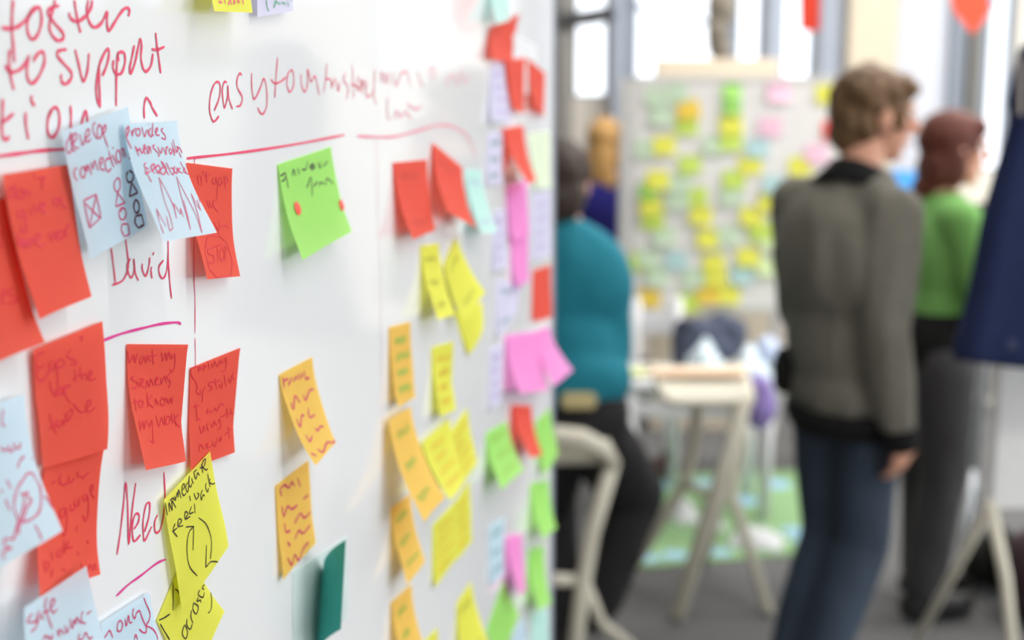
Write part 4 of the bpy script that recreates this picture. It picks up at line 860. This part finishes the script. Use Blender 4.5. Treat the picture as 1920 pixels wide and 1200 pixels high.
# folding chair frame at the left of the table
fc = thing('folding_chair', (W(1225, 640, 5.75).x, 5.65, 0), 'white folding chair between the blond person and the slate coat', 'chair')
fx0, fx1 = W(1180, 640, 5.75).x, W(1255, 640, 5.75).x
mk('seat', box(fx0 - .01, fx1 + .01, 5.53, 5.80, .42, .45, bev=.01), M_tab, fc)
for x in (fx0, fx1):
    bar(Vector((x, 5.50, .86)), Vector((x, 5.54, .01)), .022, M_tab, fc, 'rear_leg'); bar(Vector((x, 5.78, .43)), Vector((x, 5.78, .01)), .018, M_tab, fc, 'front_leg')
mk('backrest', box(fx0, fx1, 5.495, 5.52, .70, .80, bev=.008), M_tab, fc)
# things on the floor
blobthing('shoe', [(FL(1236, 876, .05) , (.06, .07, .05)), (FL(1252, 872, .06), (.05, .06, .06))], mat('shoe_brown', (84, 62, 56), .7), 'dark brown shoe lying on the carpet behind the free stool', 'shoe')

# ------------------------------------------------------------------ people
def caps(bm, a, b, ra, rb, seg=14):
    a, b = Vector(a), Vector(b)
    tube([a, a.lerp(b, .5), b], [ra, (ra + rb) / 2 * 1.03, rb], seg, bm=bm)
    ell(bm, a, ra, ra, ra, sub=2); ell(bm, b, rb, rb, rb, sub=2)
def chain(bm, pts, rs):
    for i in range(len(pts) - 1): caps(bm, pts[i], pts[i + 1], rs[i], rs[i + 1])
def basis(fwd, up=(0, 0, 1)):
    f = Vector(fwd).normalized(); u = Vector(up); s = f.cross(u).normalized(); u = s.cross(f).normalized()
    return Matrix((s, f, u)).transposed(), s, f, u          # local x = right side, y = forward, z = up
def hand(bm, wrist, d, palm_n, thumb_s, curl=.5, k=1.0):
    d = Vector(d).normalized(); n = Vector(palm_n); n = (n - d * n.dot(d)).normalized(); t = d.cross(n) * thumb_s   # t: thumb side
    R = Matrix((t, d, n)).transposed()
    ell(bm, wrist + d * .045 * k, .040 * k, .050 * k, .016 * k, R, sub=2)
    caps(bm, wrist, wrist + d * .02, .026 * k, .028 * k)
    for i, (o, ln) in enumerate(((.030, .072), (.011, .080), (-.009, .075), (-.028, .060))):
        p = wrist + d * .080 * k + t * o * k; dd = d; q = [p - d * .02 * k]
        seg = ln / 3 * k
        for j in range(3):
            a = curl * (.5 + .35 * j); dd = (d * math.cos(a) + n * math.sin(a)); q.append(q[-1] + dd * (seg + (.02 * k if j == 0 else 0)))
        tube(q, [.0095 * k, .0092 * k, .0085 * k, .0075 * k], 8, bm=bm); ell(bm, q[-1], .0076 * k, .0076 * k, .0076 * k, sub=1)
    p = wrist + d * .025 * k + t * .028 * k
    q = [p, p + (d * .6 + t * .7).normalized() * .032 * k, p + (d * .6 + t * .7).normalized() * .032 * k + (d * .85 + t * .2 + n * .35).normalized() * .030 * k]
    q.append(q[-1] + (d * .8 + n * .5).normalized() * .022 * k)
    tube(q, [.014 * k, .0115 * k, .0102 * k, .0085 * k], 8, bm=bm); ell(bm, q[-1], .0086 * k, .0086 * k, .0086 * k, sub=1)
def folds(me, amp, sc, stretch=(1, 1, .45), seed=0):
    for v in me.vertices:
        c = Vector((v.co.x * sc * stretch[0], v.co.y * sc * stretch[1], v.co.z * sc * stretch[2] + seed))
        v.co += v.normal * (amp * (noise.noise(c) + .45 * noise.noise(c * 2.3)))
SKIN = mat('skin', (226, 168, 142), .55, var=.05, scale=12)
M_eye = mat('eye_white', (236, 232, 228), .2); M_iris = mat('iris_dark', (60, 44, 34), .2); M_lip = mat('lip', (196, 116, 104), .5)
def figure(lb, base, J, fwd, facef, faceup, cl, k=1.0, female=False):
    """J: joint dict in world coordinates. cl: clothing settings."""
    t = thing('person', base, lb, 'person')
    B, s, f, u = basis(fwd); HB, hs, hf, hu = basis(facef, faceup)
    H = J['head']
    bm = bmesh.new()
    # head
    ell(bm, H + hu * .025 - hf * .012, .076 * k, .096 * k, .090 * k, HB)
    ell(bm, H + hf * .022 - hu * .040, .060 * k, .068 * k, .075 * k, HB)
    ell(bm, H + hf * .052 - hu * .092, .030 * k, .030 * k, .024 * k, HB)            # chin
    ell(bm, H + hf * .080 + hu * .034, .045 * k, .016 * k, .012 * k, HB, sub=2)      # brow
    tube([H + hf * .088 + hu * .022, H + hf * .104 - hu * .004, H + hf * .115 - hu * .022], [.008 * k, .010 * k, .014 * k], 8, bm=bm); ell(bm, H + hf * .104 - hu * .026, .017 * k, .013 * k, .010 * k, HB, sub=2)
    for q in (1, -1):
        ell(bm, H + hs * q * .050 + hf * .055 - hu * .015, .022 * k, .02 * k, .018 * k, HB, sub=2)   # cheeks
        ell(bm, H + hs * q * .080 - hf * .008 - hu * .012, .010 * k, .022 * k, .032 * k, HB, sub=2)  # ears
    caps(bm, J['neck'] - (H - J['neck']).normalized() * .03, H - hu * .065 - hf * .018, .058 * k, .052 * k)
    # torso
    chest, hip = J['chest'], J['hip']
    ct = J['neck'] - Vector((0, 0, .06))
    ell(bm, chest, .150 * k, .105 * k, .17 * k, B); ell(bm, chest.lerp(hip, .5), .125 * k, .095 * k, .16 * k, B); ell(bm, hip, .150 * k, .105 * k, .12 * k, B)
    ell(bm, ct, .12 * k, .07 * k, .06 * k, B)
    for q in ('r', 'l'):
        chain(bm, [ct.lerp(J['sh_' + q], .4), J['sh_' + q], J['el_' + q], J['wr_' + q]], [.055 * k, .050 * k, .037 * k, .026 * k])
        hd = J.get('hd_' + q)
        if hd: hand(bm, J['wr_' + q], hd[0], hd[1], hd[2], hd[3], k)
        chain(bm, [J['hp_' + q], J['kn_' + q], J['an_' + q]], [.088 * k, .056 * k, .038 * k])
        a = J['an_' + q]; toe = Vector(J['toe_' + q]).normalized()
        caps(bm, a - toe * .03 - Vector((0, 0, .035)), a + toe * .13 - Vector((0, 0, .045)), .032, .03)
    me = remesh(bm, .006, 3)
    body = from_mesh('body', me, SKIN, t)
    for q in (1, -1):
        e = mk('eye', ell(bmesh.new(), H + hs * q * .032 * k + hf * .077 * k + hu * .014, .014 * k, .014 * k, .011 * k, HB, sub=2), M_eye, t, smooth=True)
        mk('iris', ell(bmesh.new(), H + hs * q * .033 * k + hf * .0885 * k + hu * .014, .006 * k, .004 * k, .006 * k, HB, sub=2), M_iris, e, smooth=True)
    mk('lips', ell(bmesh.new(), H + hf * .088 * k - hu * .058, .022 * k, .010 * k, .007 * k, HB, sub=2), M_lip, t, smooth=True)
    # trousers
    bm = bmesh.new(); w = cl.get('leg', 1.0)
    hw = cl.get('hipw', 1.0); ell(bm, hip, .172 * k * hw, .130 * k * hw, .13 * k, B)
    for q in ('r', 'l'):
        an = J['an_' + q] + Vector((0, 0, .02))
        chain(bm, [J['hp_' + q], J['kn_' + q], an], [.108 * k * hw, .080 * k * w, .066 * k * w])
    me = remesh(bm, .012, 4); folds(me, .010, 7, seed=3)
    tr = from_mesh('trousers', me, cl['trouser_mat'], t); tr['label'] = cl['trouser_label']
    for q in ('r', 'l'):
        a = J['an_' + q]; toe = Vector(J['toe_' + q]).normalized()
        bm = bmesh.new(); z0 = a.z - .085
        caps(bm, Vector((a.x, a.y, z0 + .048)) - toe * .035, Vector((a.x, a.y, z0 + .040)) + toe * .15, .046, .040); caps(bm, a - Vector((0, 0, .03)), a + Vector((0, 0, .02)), .048, .05)
        for v in bm.verts: v.co.z = max(v.co.z, max(z0, 0.002))
        me = remesh(bm, .008, 2)
        for v in me.vertices: v.co.z = max(v.co.z, .002)
        sh = from_mesh('shoe', me, cl['shoe_mat'], t)
        sh['label'] = cl['shoe_label']
    # top
    bm = bmesh.new(); g = cl.get('top', 1.0); cw = cl.get('chestw', 1.0)
    ell(bm, chest + Vector((0, 0, .03)), .190 * k * g * cw, .135 * k * g, .20 * k, B); ell(bm, chest.lerp(hip, .55), .165 * k * g * cw, .130 * k * g, .20 * k, B)
    hemc = hip + Vector((0, 0, cl.get('hem', .02)))
    hm = cl.get('hemw', 1.0); ell(bm, hemc, .175 * k * g * cw * hm, .138 * k * g * hm, .12 * k, B)
    caps(bm, J['sh_r'].lerp(ct, .15), J['sh_l'].lerp(ct, .15), .075 * k * g, .075 * k * g); ell(bm, ct + Vector((0, 0, .02)), .12 * k, .085 * k, .065 * k, B)
    for q in ('r', 'l'):
        c = J['el_' + q].lerp(J['wr_' + q], cl.get('sleeve', .92))
        chain(bm, [J['sh_' + q], J['el_' + q], c], [.078 * k * g, .064 * k * g, .050 * k * g])
    me = remesh(bm, .011, 4); folds(me, cl.get('fold', .012), 6.5, cl.get('stretch', (1, 1, .45)), seed=1)
    tp = from_mesh(cl['top_name'], me, cl['top_mat'], t); tp['label'] = cl['top_label']
    if 'band' in cl:
        bm = bmesh.new(); hb = hemc - Vector((0, 0, .085))
        bmv = tube([hb - Vector((0, 0, .035)), hb, hb + Vector((0, 0, .035))], [.150 * k * g * hm, .172 * k * g * hm, .175 * k * g * hm], 28, flat=.80, up=s)
        mk('hem_band', bmv, cl['band'], t, smooth=True)
        for q in ('r', 'l'):
            w0 = J['el_' + q].lerp(J['wr_' + q], cl.get('sleeve', .92)); d = (J['wr_' + q] - J['el_' + q]).normalized()
            mk('cuff', tube([w0, w0 + d * .03, w0 + d * .062], [.052 * g, .047 * g, .043 * g], 18), cl['band'], t, smooth=True)
        nd = (H - J['neck']).normalized(); nn = J['neck'] + nd * -.028
        mk('collar', tube([nn - nd * .03, nn + nd * .01, nn + nd * .040], [.112 * k, .090 * k, .078 * k], 22), cl['band'], t, smooth=True)
    # hair
    bm = bmesh.new()
    for (c, r) in cl['hair']: ell(bm, H + hs * c[0] + hf * c[1] + hu * c[2], r[0], r[1], r[2], HB)
    me = remesh(bm, .008, 2)
    ha, hsx = cl.get('tousle', .006), cl.get('tscale', 22)
    for v in me.vertices:
        q = v.co * hsx
        v.co += v.normal * (ha * (noise.noise(q) + .7 * noise.noise(Vector((q.x * 2.2, q.y * 2.2, q.z * .8)))))
    hr = from_mesh('hair', me, cl['hair_mat'], t); hr['label'] = cl['hair_label']
    return t
def hairmat(n, a):
    return mat(n, a, .6, var=.35, scale=24, bump=.6, bscale=160)

# man in the grey jacket
fy = math.radians(38); fw = Vector((math.cos(fy), math.sin(fy), 0)); sd = Vector((math.sin(fy), -math.cos(fy), 0))
O = Vector((W(1550, 900, 3.3).x, 3.34, 0))
def L(a, b, z): return O + fw * a + sd * b + Vector((0, 0, z))
J = dict(head=L(.168, .0, 1.655), neck=L(.092, 0, 1.505), chest=L(.02, 0, 1.26), hip=L(.085, 0, .945),
         sh_r=L(.03, .165, 1.42), sh_l=L(.04, -.150, 1.42), el_r=L(-.015, .190, 1.12), wr_r=L(.050, .200, .845), el_l=L(.06, -.150, 1.13), wr_l=L(.19, -.13, .93),
         hd_r=(Vector((.05, 0, -1)) + fw * .15, -sd, 1, .9), hd_l=(Vector((0, 0, -1)) + fw * .2, sd, -1, .7),
         hp_r=L(.095, .07, .90), hp_l=L(.095, -.07, .90), kn_r=L(.105, .055, .50), kn_l=L(.115, -.065, .50), an_r=L(-.085, .055, .09), an_l=L(-.04, -.07, .09), toe_r=fw, toe_l=fw)
M_black = mat('knit_black', (22, 21, 22), .95, var=.15)
figure('man in a grey knitted jacket and jeans standing with his head turned right', O, J, fw, (.985, .10, -.12), (.08, 0, 1),
       dict(top_name='jacket', top_mat=mat('knit_grey', (126, 122, 112), .95, var=.14, scale=26, bump=.5, bscale=300), top_label='grey knitted jacket', band=M_black, trouser_mat=mat('denim', (56, 68, 84), .85, var=.25, scale=9, bump=.3), trouser_label='dark blue jeans',
            shoe_mat=mat('shoe_dark', (40, 36, 34), .5), shoe_label='dark shoe', hair_mat=hairmat('hair_brown', (116, 88, 60)), hair_label='tousled light brown hair', tousle=.014, tscale=20, stretch=(1.6, 1.6, .25), fold=.016, hem=-.015, top=.97, hemw=1.04, leg=.93, hipw=.88,
            hair=[((0, -.028, .045), (.092, .108, .092)), ((0, -.055, -.02), (.082, .075, .09)), ((0, .030, .082), (.076, .062, .040)), ((.0, -.08, .0), (.07, .05, .08)), ((.074, .028, .0), (.012, .018, .03)), ((-.074, .028, .0), (.012, .018, .03))]))
# woman in the green sweater, arms crossed
fy = math.radians(12); fw = Vector((math.cos(fy), math.sin(fy), 0)); sd = Vector((math.sin(fy), -math.cos(fy), 0))
O = Vector((W(1738, 900, 4.1).x, 4.12, 0))
J = dict(head=L(.045, .0, 1.545), neck=L(.0, 0, 1.40), chest=L(-.01, 0, 1.19), hip=L(.0, 0, .90),
         sh_r=L(-.01, .16, 1.33), sh_l=L(-.01, -.16, 1.33), el_r=L(.045, .215, 1.07), wr_r=L(.20, -.02, 1.10), el_l=L(.045, -.215, 1.07), wr_l=L(.19, .045, 1.06),
         hd_r=(-sd + Vector((0, 0, .2)), -fw, 1, .6), hd_l=(sd - fw * .3, -fw, -1, .6),
         hp_r=L(0, .085, .86), hp_l=L(0, -.085, .86), kn_r=L(.01, .09, .47), kn_l=L(.05, -.09, .47), an_r=L(-.04, .09, .09), an_l=L(.06, -.10, .09), toe_r=fw, toe_l=fw)
wg = figure('woman in a green sweater with reddish brown hair standing with crossed arms', O, J, fw, (.97, -.05, -.05), (0, 0, 1),
       dict(top_name='sweater', top_mat=mat('knit_green', (112, 164, 88), .9, var=.08, scale=20, bump=.3), top_label='green sweater', trouser_mat=mat('trouser_charcoal', (62, 60, 62), .85, var=.15, scale=9, bump=.2), trouser_label='charcoal trousers',
            shoe_mat=mat('shoe_black', (24, 22, 22), .5), shoe_label='black shoe', hair_mat=hairmat('hair_auburn', (92, 44, 32)), hair_label='reddish brown bobbed hair', tousle=.005, hem=.10, top=.92, leg=1.06, fold=.008, female=1,
            hair=[((0, -.024, .035), (.090, .104, .094)), ((0, -.055, -.06), (.086, .062, .09)), ((.074, -.012, -.05), (.018, .038, .075)), ((-.074, -.012, -.05), (.018, .038, .075)), ((0, .052, .072), (.070, .044, .036)), ((0, -.085, -.125), (.055, .04, .05))]), k=.93)
bm = tube([L(0, 0, .86), L(0, 0, .93), L(0, 0, 1.03)], [.165, .165, .150], 24, flat=.82, up=sd)
mk('undershirt', bm, mat('cloth_black', (16, 15, 15), .95), wg, smooth=True)['label'] = 'black undershirt showing at the waist'
mk('scarf', tube(smooth_path([L(.09, .075, 1.37), L(.135, .06, 1.28), L(.145, .05, 1.19), L(.17, .02, 1.10)], 4), .024, 10, flat=.5), mat('scarf_charcoal', (70, 62, 64), .9), wg, smooth=True)
# person in teal on the stool, back to the camera
fw = Vector((-.10, .99, 0)).normalized(); sd = Vector((.99, .10, 0)).normalized()
O = Vector((W(1068, 900, 3.55).x, 3.55, 0))
J = dict(head=W(1047, 342, 3.66), neck=W(1058, 428, 3.62), chest=W(1066, 560, 3.60), hip=W(1072, 775, 3.53),
         sh_r=W(1122, 488, 3.60), sh_l=W(985, 490, 3.60), el_r=W(1143, 660, 3.58), wr_r=W(1110, 672, 3.80), el_l=W(965, 660, 3.6), wr_l=W(1000, 680, 3.84),
         hd_r=((-.5, .8, -.2), (0, 0, -1), -1, .5), hd_l=((.5, .8, -.2), (0, 0, -1), 1, .5),
         hp_r=W(1115, 815, 3.55), hp_l=W(1030, 815, 3.55), kn_r=W(1190, 925, 3.72), kn_l=W(1030, 930, 3.85), an_r=Vector((W(1120, 1200, 3.66).x, 3.66, .20)), an_l=Vector((W(1045, 1200, 3.68).x, 3.68, .14)), toe_r=(.2, 1, -.1), toe_l=(-.1, 1, -.1))
tp_ = figure('person in a teal sweater sitting on a stool with their back to the camera', O, J, fw, (.10, 1, -.12), (0, .05, 1),
       dict(top_name='sweater', top_mat=mat('knit_teal', (30, 126, 146), .9, var=.06, scale=20, bump=.3), top_label='teal sweater', trouser_mat=mat('trouser_black', (34, 32, 34), .85, var=.15), trouser_label='black trousers',
            shoe_mat=mat('shoe_black', (24, 22, 22), .5), shoe_label='black shoe', hair_mat=hairmat('hair_dark', (66, 52, 44)), hair_label='short dark brown hair', tousle=.006, hem=.10, top=.98, leg=1.12, fold=.01,
            hair=[((0, -.025, .035), (.094, .112, .095)), ((0, -.06, -.04), (.085, .065, .085)), ((0, .055, .08), (.075, .05, .036)), ((.078, .012, .0), (.012, .03, .04)), ((-.078, .012, .0), (.012, .03, .04))]))
p = W(1085, 752, 3.385)
mk('waist_patch', box(p.x - .048, p.x + .048, 3.375, 3.40, p.z - .022, p.z + .022, bev=.008), mat('leather_tan', (206, 190, 140), .7), tp_)['label'] = 'tan leather patch at the back of the waistband'
# blond person half hidden behind the far board
fw = Vector((.25, .97, 0)).normalized(); sd = Vector((.97, -.25, 0)).normalized()
O = Vector((W(1128, 700, 6.75).x, 6.75, 0))
J = dict(head=L(.03, .0, 1.50), neck=L(.0, 0, 1.36), chest=L(-.01, 0, 1.12), hip=L(.0, 0, .86),
         sh_r=L(-.01, .16, 1.27), sh_l=L(-.01, -.16, 1.27), el_r=L(.0, .2, 1.03), wr_r=L(.12, .2, .86), el_l=L(.0, -.2, 1.03), wr_l=L(.12, -.2, .86),
         hd_r=(Vector((0, 0, -1)) + fw * .3, -sd, 1, .6), hd_l=(Vector((0, 0, -1)) + fw * .3, sd, -1, .6),
         hp_r=L(0, .085, .82), hp_l=L(0, -.085, .82), kn_r=L(.03, .09, .46), kn_l=L(.03, -.09, .46), an_r=L(-.02, .09, .09), an_l=L(.02, -.10, .09), toe_r=fw, toe_l=fw)
figure('person with long blond hair in a violet blue sweater behind the teal person', O, J, fw, (.3, .95, 0), (0, 0, 1),
       dict(top_name='sweater', top_mat=mat('knit_violet', (50, 48, 142), .9, var=.08, scale=20), top_label='violet blue sweater', trouser_mat=mat('trouser_black', (34, 32, 34), .85), trouser_label='black trousers',
            shoe_mat=mat('shoe_black', (24, 22, 22), .5), shoe_label='black shoe', hair_mat=hairmat('hair_blond', (206, 160, 98)), hair_label='long blond hair', tousle=.005, hem=.10, top=.95, fold=.008,
            hair=[((0, -.02, .03), (.092, .112, .098)), ((.0, -.085, -.10), (.075, .045, .16)), ((.05, -.09, -.22), (.04, .035, .12)), ((.075, .0, -.08), (.022, .05, .11)), ((-.075, .0, -.08), (.022, .05, .11))]), k=.92)

# ------------------------------------------------------------------ easel with the navy coat at the right edge
YE = 3.12
M_easel = mat('easel_white', (242, 242, 242), .45)
ez = thing('flip_chart', (W(1960, 900, YE).x, YE + .1, 0), 'white flip chart stand at the right edge under the navy coat', 'flip chart')
ex0 = W(1868, 800, YE).x; ex1 = ex0 + .68
ezb, ezt = W(1890, 955, YE).z, 1.80
mk('panel', box(ex0, ex1, YE, YE + .025, ezb, ezt, bev=.004), M_easel, ez)
bar(0, 0, [.017, .016, .015], M_stool, ez, 'leg', pts=[Vector((ex0 - .002, YE + .01, ezb + .02)), W(1885, 1080, YE - .03), Vector((W(1935, 1200, YE - .1).x, YE - .12, .008))])
bar(0, 0, [.017, .016, .015], M_stool, ez, 'leg', pts=[Vector((ex1 - .02, YE + .01, ezb + .02)), Vector((ex1 + .05, YE - .12, .008))])
bar(0, 0, [.015, .014], M_stool, ez, 'rear_leg', pts=[Vector((ex0 + .04, YE + .035, ezb + .06)), Vector((ex0 - .02, YE + .55, .01))])
mk('top_clip', box(ex0 + .06, ex1 - .06, YE - .02, YE + .03, ezt, ezt + .05, bev=.005), mat('clip_grey', (150, 148, 142), .4, metal=.5), ez)
def coat():
    cx = W(1975, 400, 3.0).x
    rows = [(60, 40, .035), (85, 78, .05), (120, 86, .055), (160, 94, .06), (190, 98, .065), (230, 93, .068), (330, 115, .075), (400, 130, .08), (480, 140, .085), (560, 151, .09), (640, 168, .095), (675, 169, .095)]
    seg = 40; vs = []; fs = []
    pr = []
    for r, (py, hw, dp) in enumerate(smooth_path(rows, 3)):
        w0 = hw / 800.0; zc = W(1960, py, 3.0).z
        for k in range(seg):
            a = 2 * math.pi * k / seg
            fo = 1 + (.05 + .07 * r / 30) * math.sin(a * 7 + 1.3) * (.3 + r / 30) * .8 + .03 * math.sin(a * 3 + r * .15)
            vs.append(Vector((cx + w0 * math.cos(a) * (1 + .02 * math.sin(a * 5)), 3.0 + dp * math.sin(a) * fo * .9, zc + .004 * math.sin(a * 4))))
        pr.append(zc)
    n = len(pr)
    for j in range(n - 1):
        for k in range(seg): fs.append((j * seg + k, (j + 1) * seg + k, (j + 1) * seg + (k + 1) % seg, j * seg + (k + 1) % seg))
    fs.append(tuple(range(seg))); fs.append(tuple((n - 1) * seg + k for k in range(seg - 1, -1, -1)))
    m = mat('cloth_navy', (34, 46, 86), .9, var=.12, scale=20, bump=.3)
    t = thing('coat', (cx, 3.0, pr[-1]), 'navy blue coat hanging over the flip chart at the right edge', 'coat')
    mk('coat_body', (vs, fs), m, t, smooth=True)
    sl = [W(1925, 150, 2.93), W(1905, 300, 2.91), W(1888, 450, 2.90), W(1868, 600, 2.90)]
    b = W(1897, 645, 2.905)
    mk('button', tube([b, b + Vector((0, -.006, 0))], .011, 14), mat('button_navy', (58, 62, 96), .4), t)
    hk = W(1912, 160, 2.925)
    mk('lining_strip', tube([W(1916, 110, 2.93), W(1914, 150, 2.925), W(1913, 215, 2.92)], .006, 8, flat=.4), mat('strip_grey', (150, 140, 132), .6), t)
coat()
blobthing('bag', [(FL(1852, 1052, .09), (.10, .09, .09)), (FL(1872, 1048, .13), (.07, .08, .12))], mat('bag_black', (26, 24, 22), .8), 'black bag on the floor behind the flip chart', 'bag')
blobthing('bag', [(FL(1935, 1075, .16), (.11, .12, .16)), (FL(1940, 1068, .30), (.09, .10, .12))], mat('bag_maroon', (58, 38, 44), .8), 'dark maroon bag on the floor behind the flip chart leg', 'bag')
# grey stand behind the woman
st = thing('tripod_stand', (W(1828, 900, 4.0).x, 4.6, 0), 'grey tripod stand between the woman and the flip chart', 'stand')
px_ = W(1838, 700, 4.6).x
bar(0, 0, [.018, .018], M_wp, st, 'pole', pts=[Vector((px_, 4.6, .32)), Vector((px_ + .03, 4.6, 1.25))])
for (a, b) in ((1800, 1062), (1846, 1000), (1822, 1000)):
    bar(0, 0, [.014, .013], M_wp, st, 'leg', pts=[Vector((px_, 4.6, .36)), FL(a, b, .01)])
# second table with a few things, seen between man and woman
t2 = thing('side_table', (W(1700, 640, 5.9).x, 5.9, 0), 'small white side table between the man and the woman', 'table')
xa, xb = W(1640, 640, 5.9).x, W(1760, 640, 5.9).x; z2 = W(1690, 640, 5.75).z
mk('tabletop', box(xa, xb, 5.72, 6.1, z2 - .03, z2, bev=.005), M_tab, t2)
for x in (xa + .03, xb - .03):
    for y in (5.76, 6.06): bar(Vector((x, y, z2 - .03)), Vector((x, y, .005)), .018, M_tab, t2, 'leg')
pc = W(1694, 600, 5.85)
tag(mk('carton', box(pc.x - .055, pc.x + .05, 5.82, 5.92, z2, pc.z + .06, bev=.008), mat('carton_white', (240, 240, 240), .6)), 'white carton on the side table between the two standing people', 'carton')
tag(mk('cup', tube([Vector((pc.x + .035, 5.76, z2)), Vector((pc.x + .035, 5.76, z2 + .05)), Vector((pc.x + .035, 5.76, z2 + .09))], [.03, .034, .038], 16), mat('cup_red', (205, 64, 56), .5), smooth=True), 'red cup in front of the white carton', 'cup')
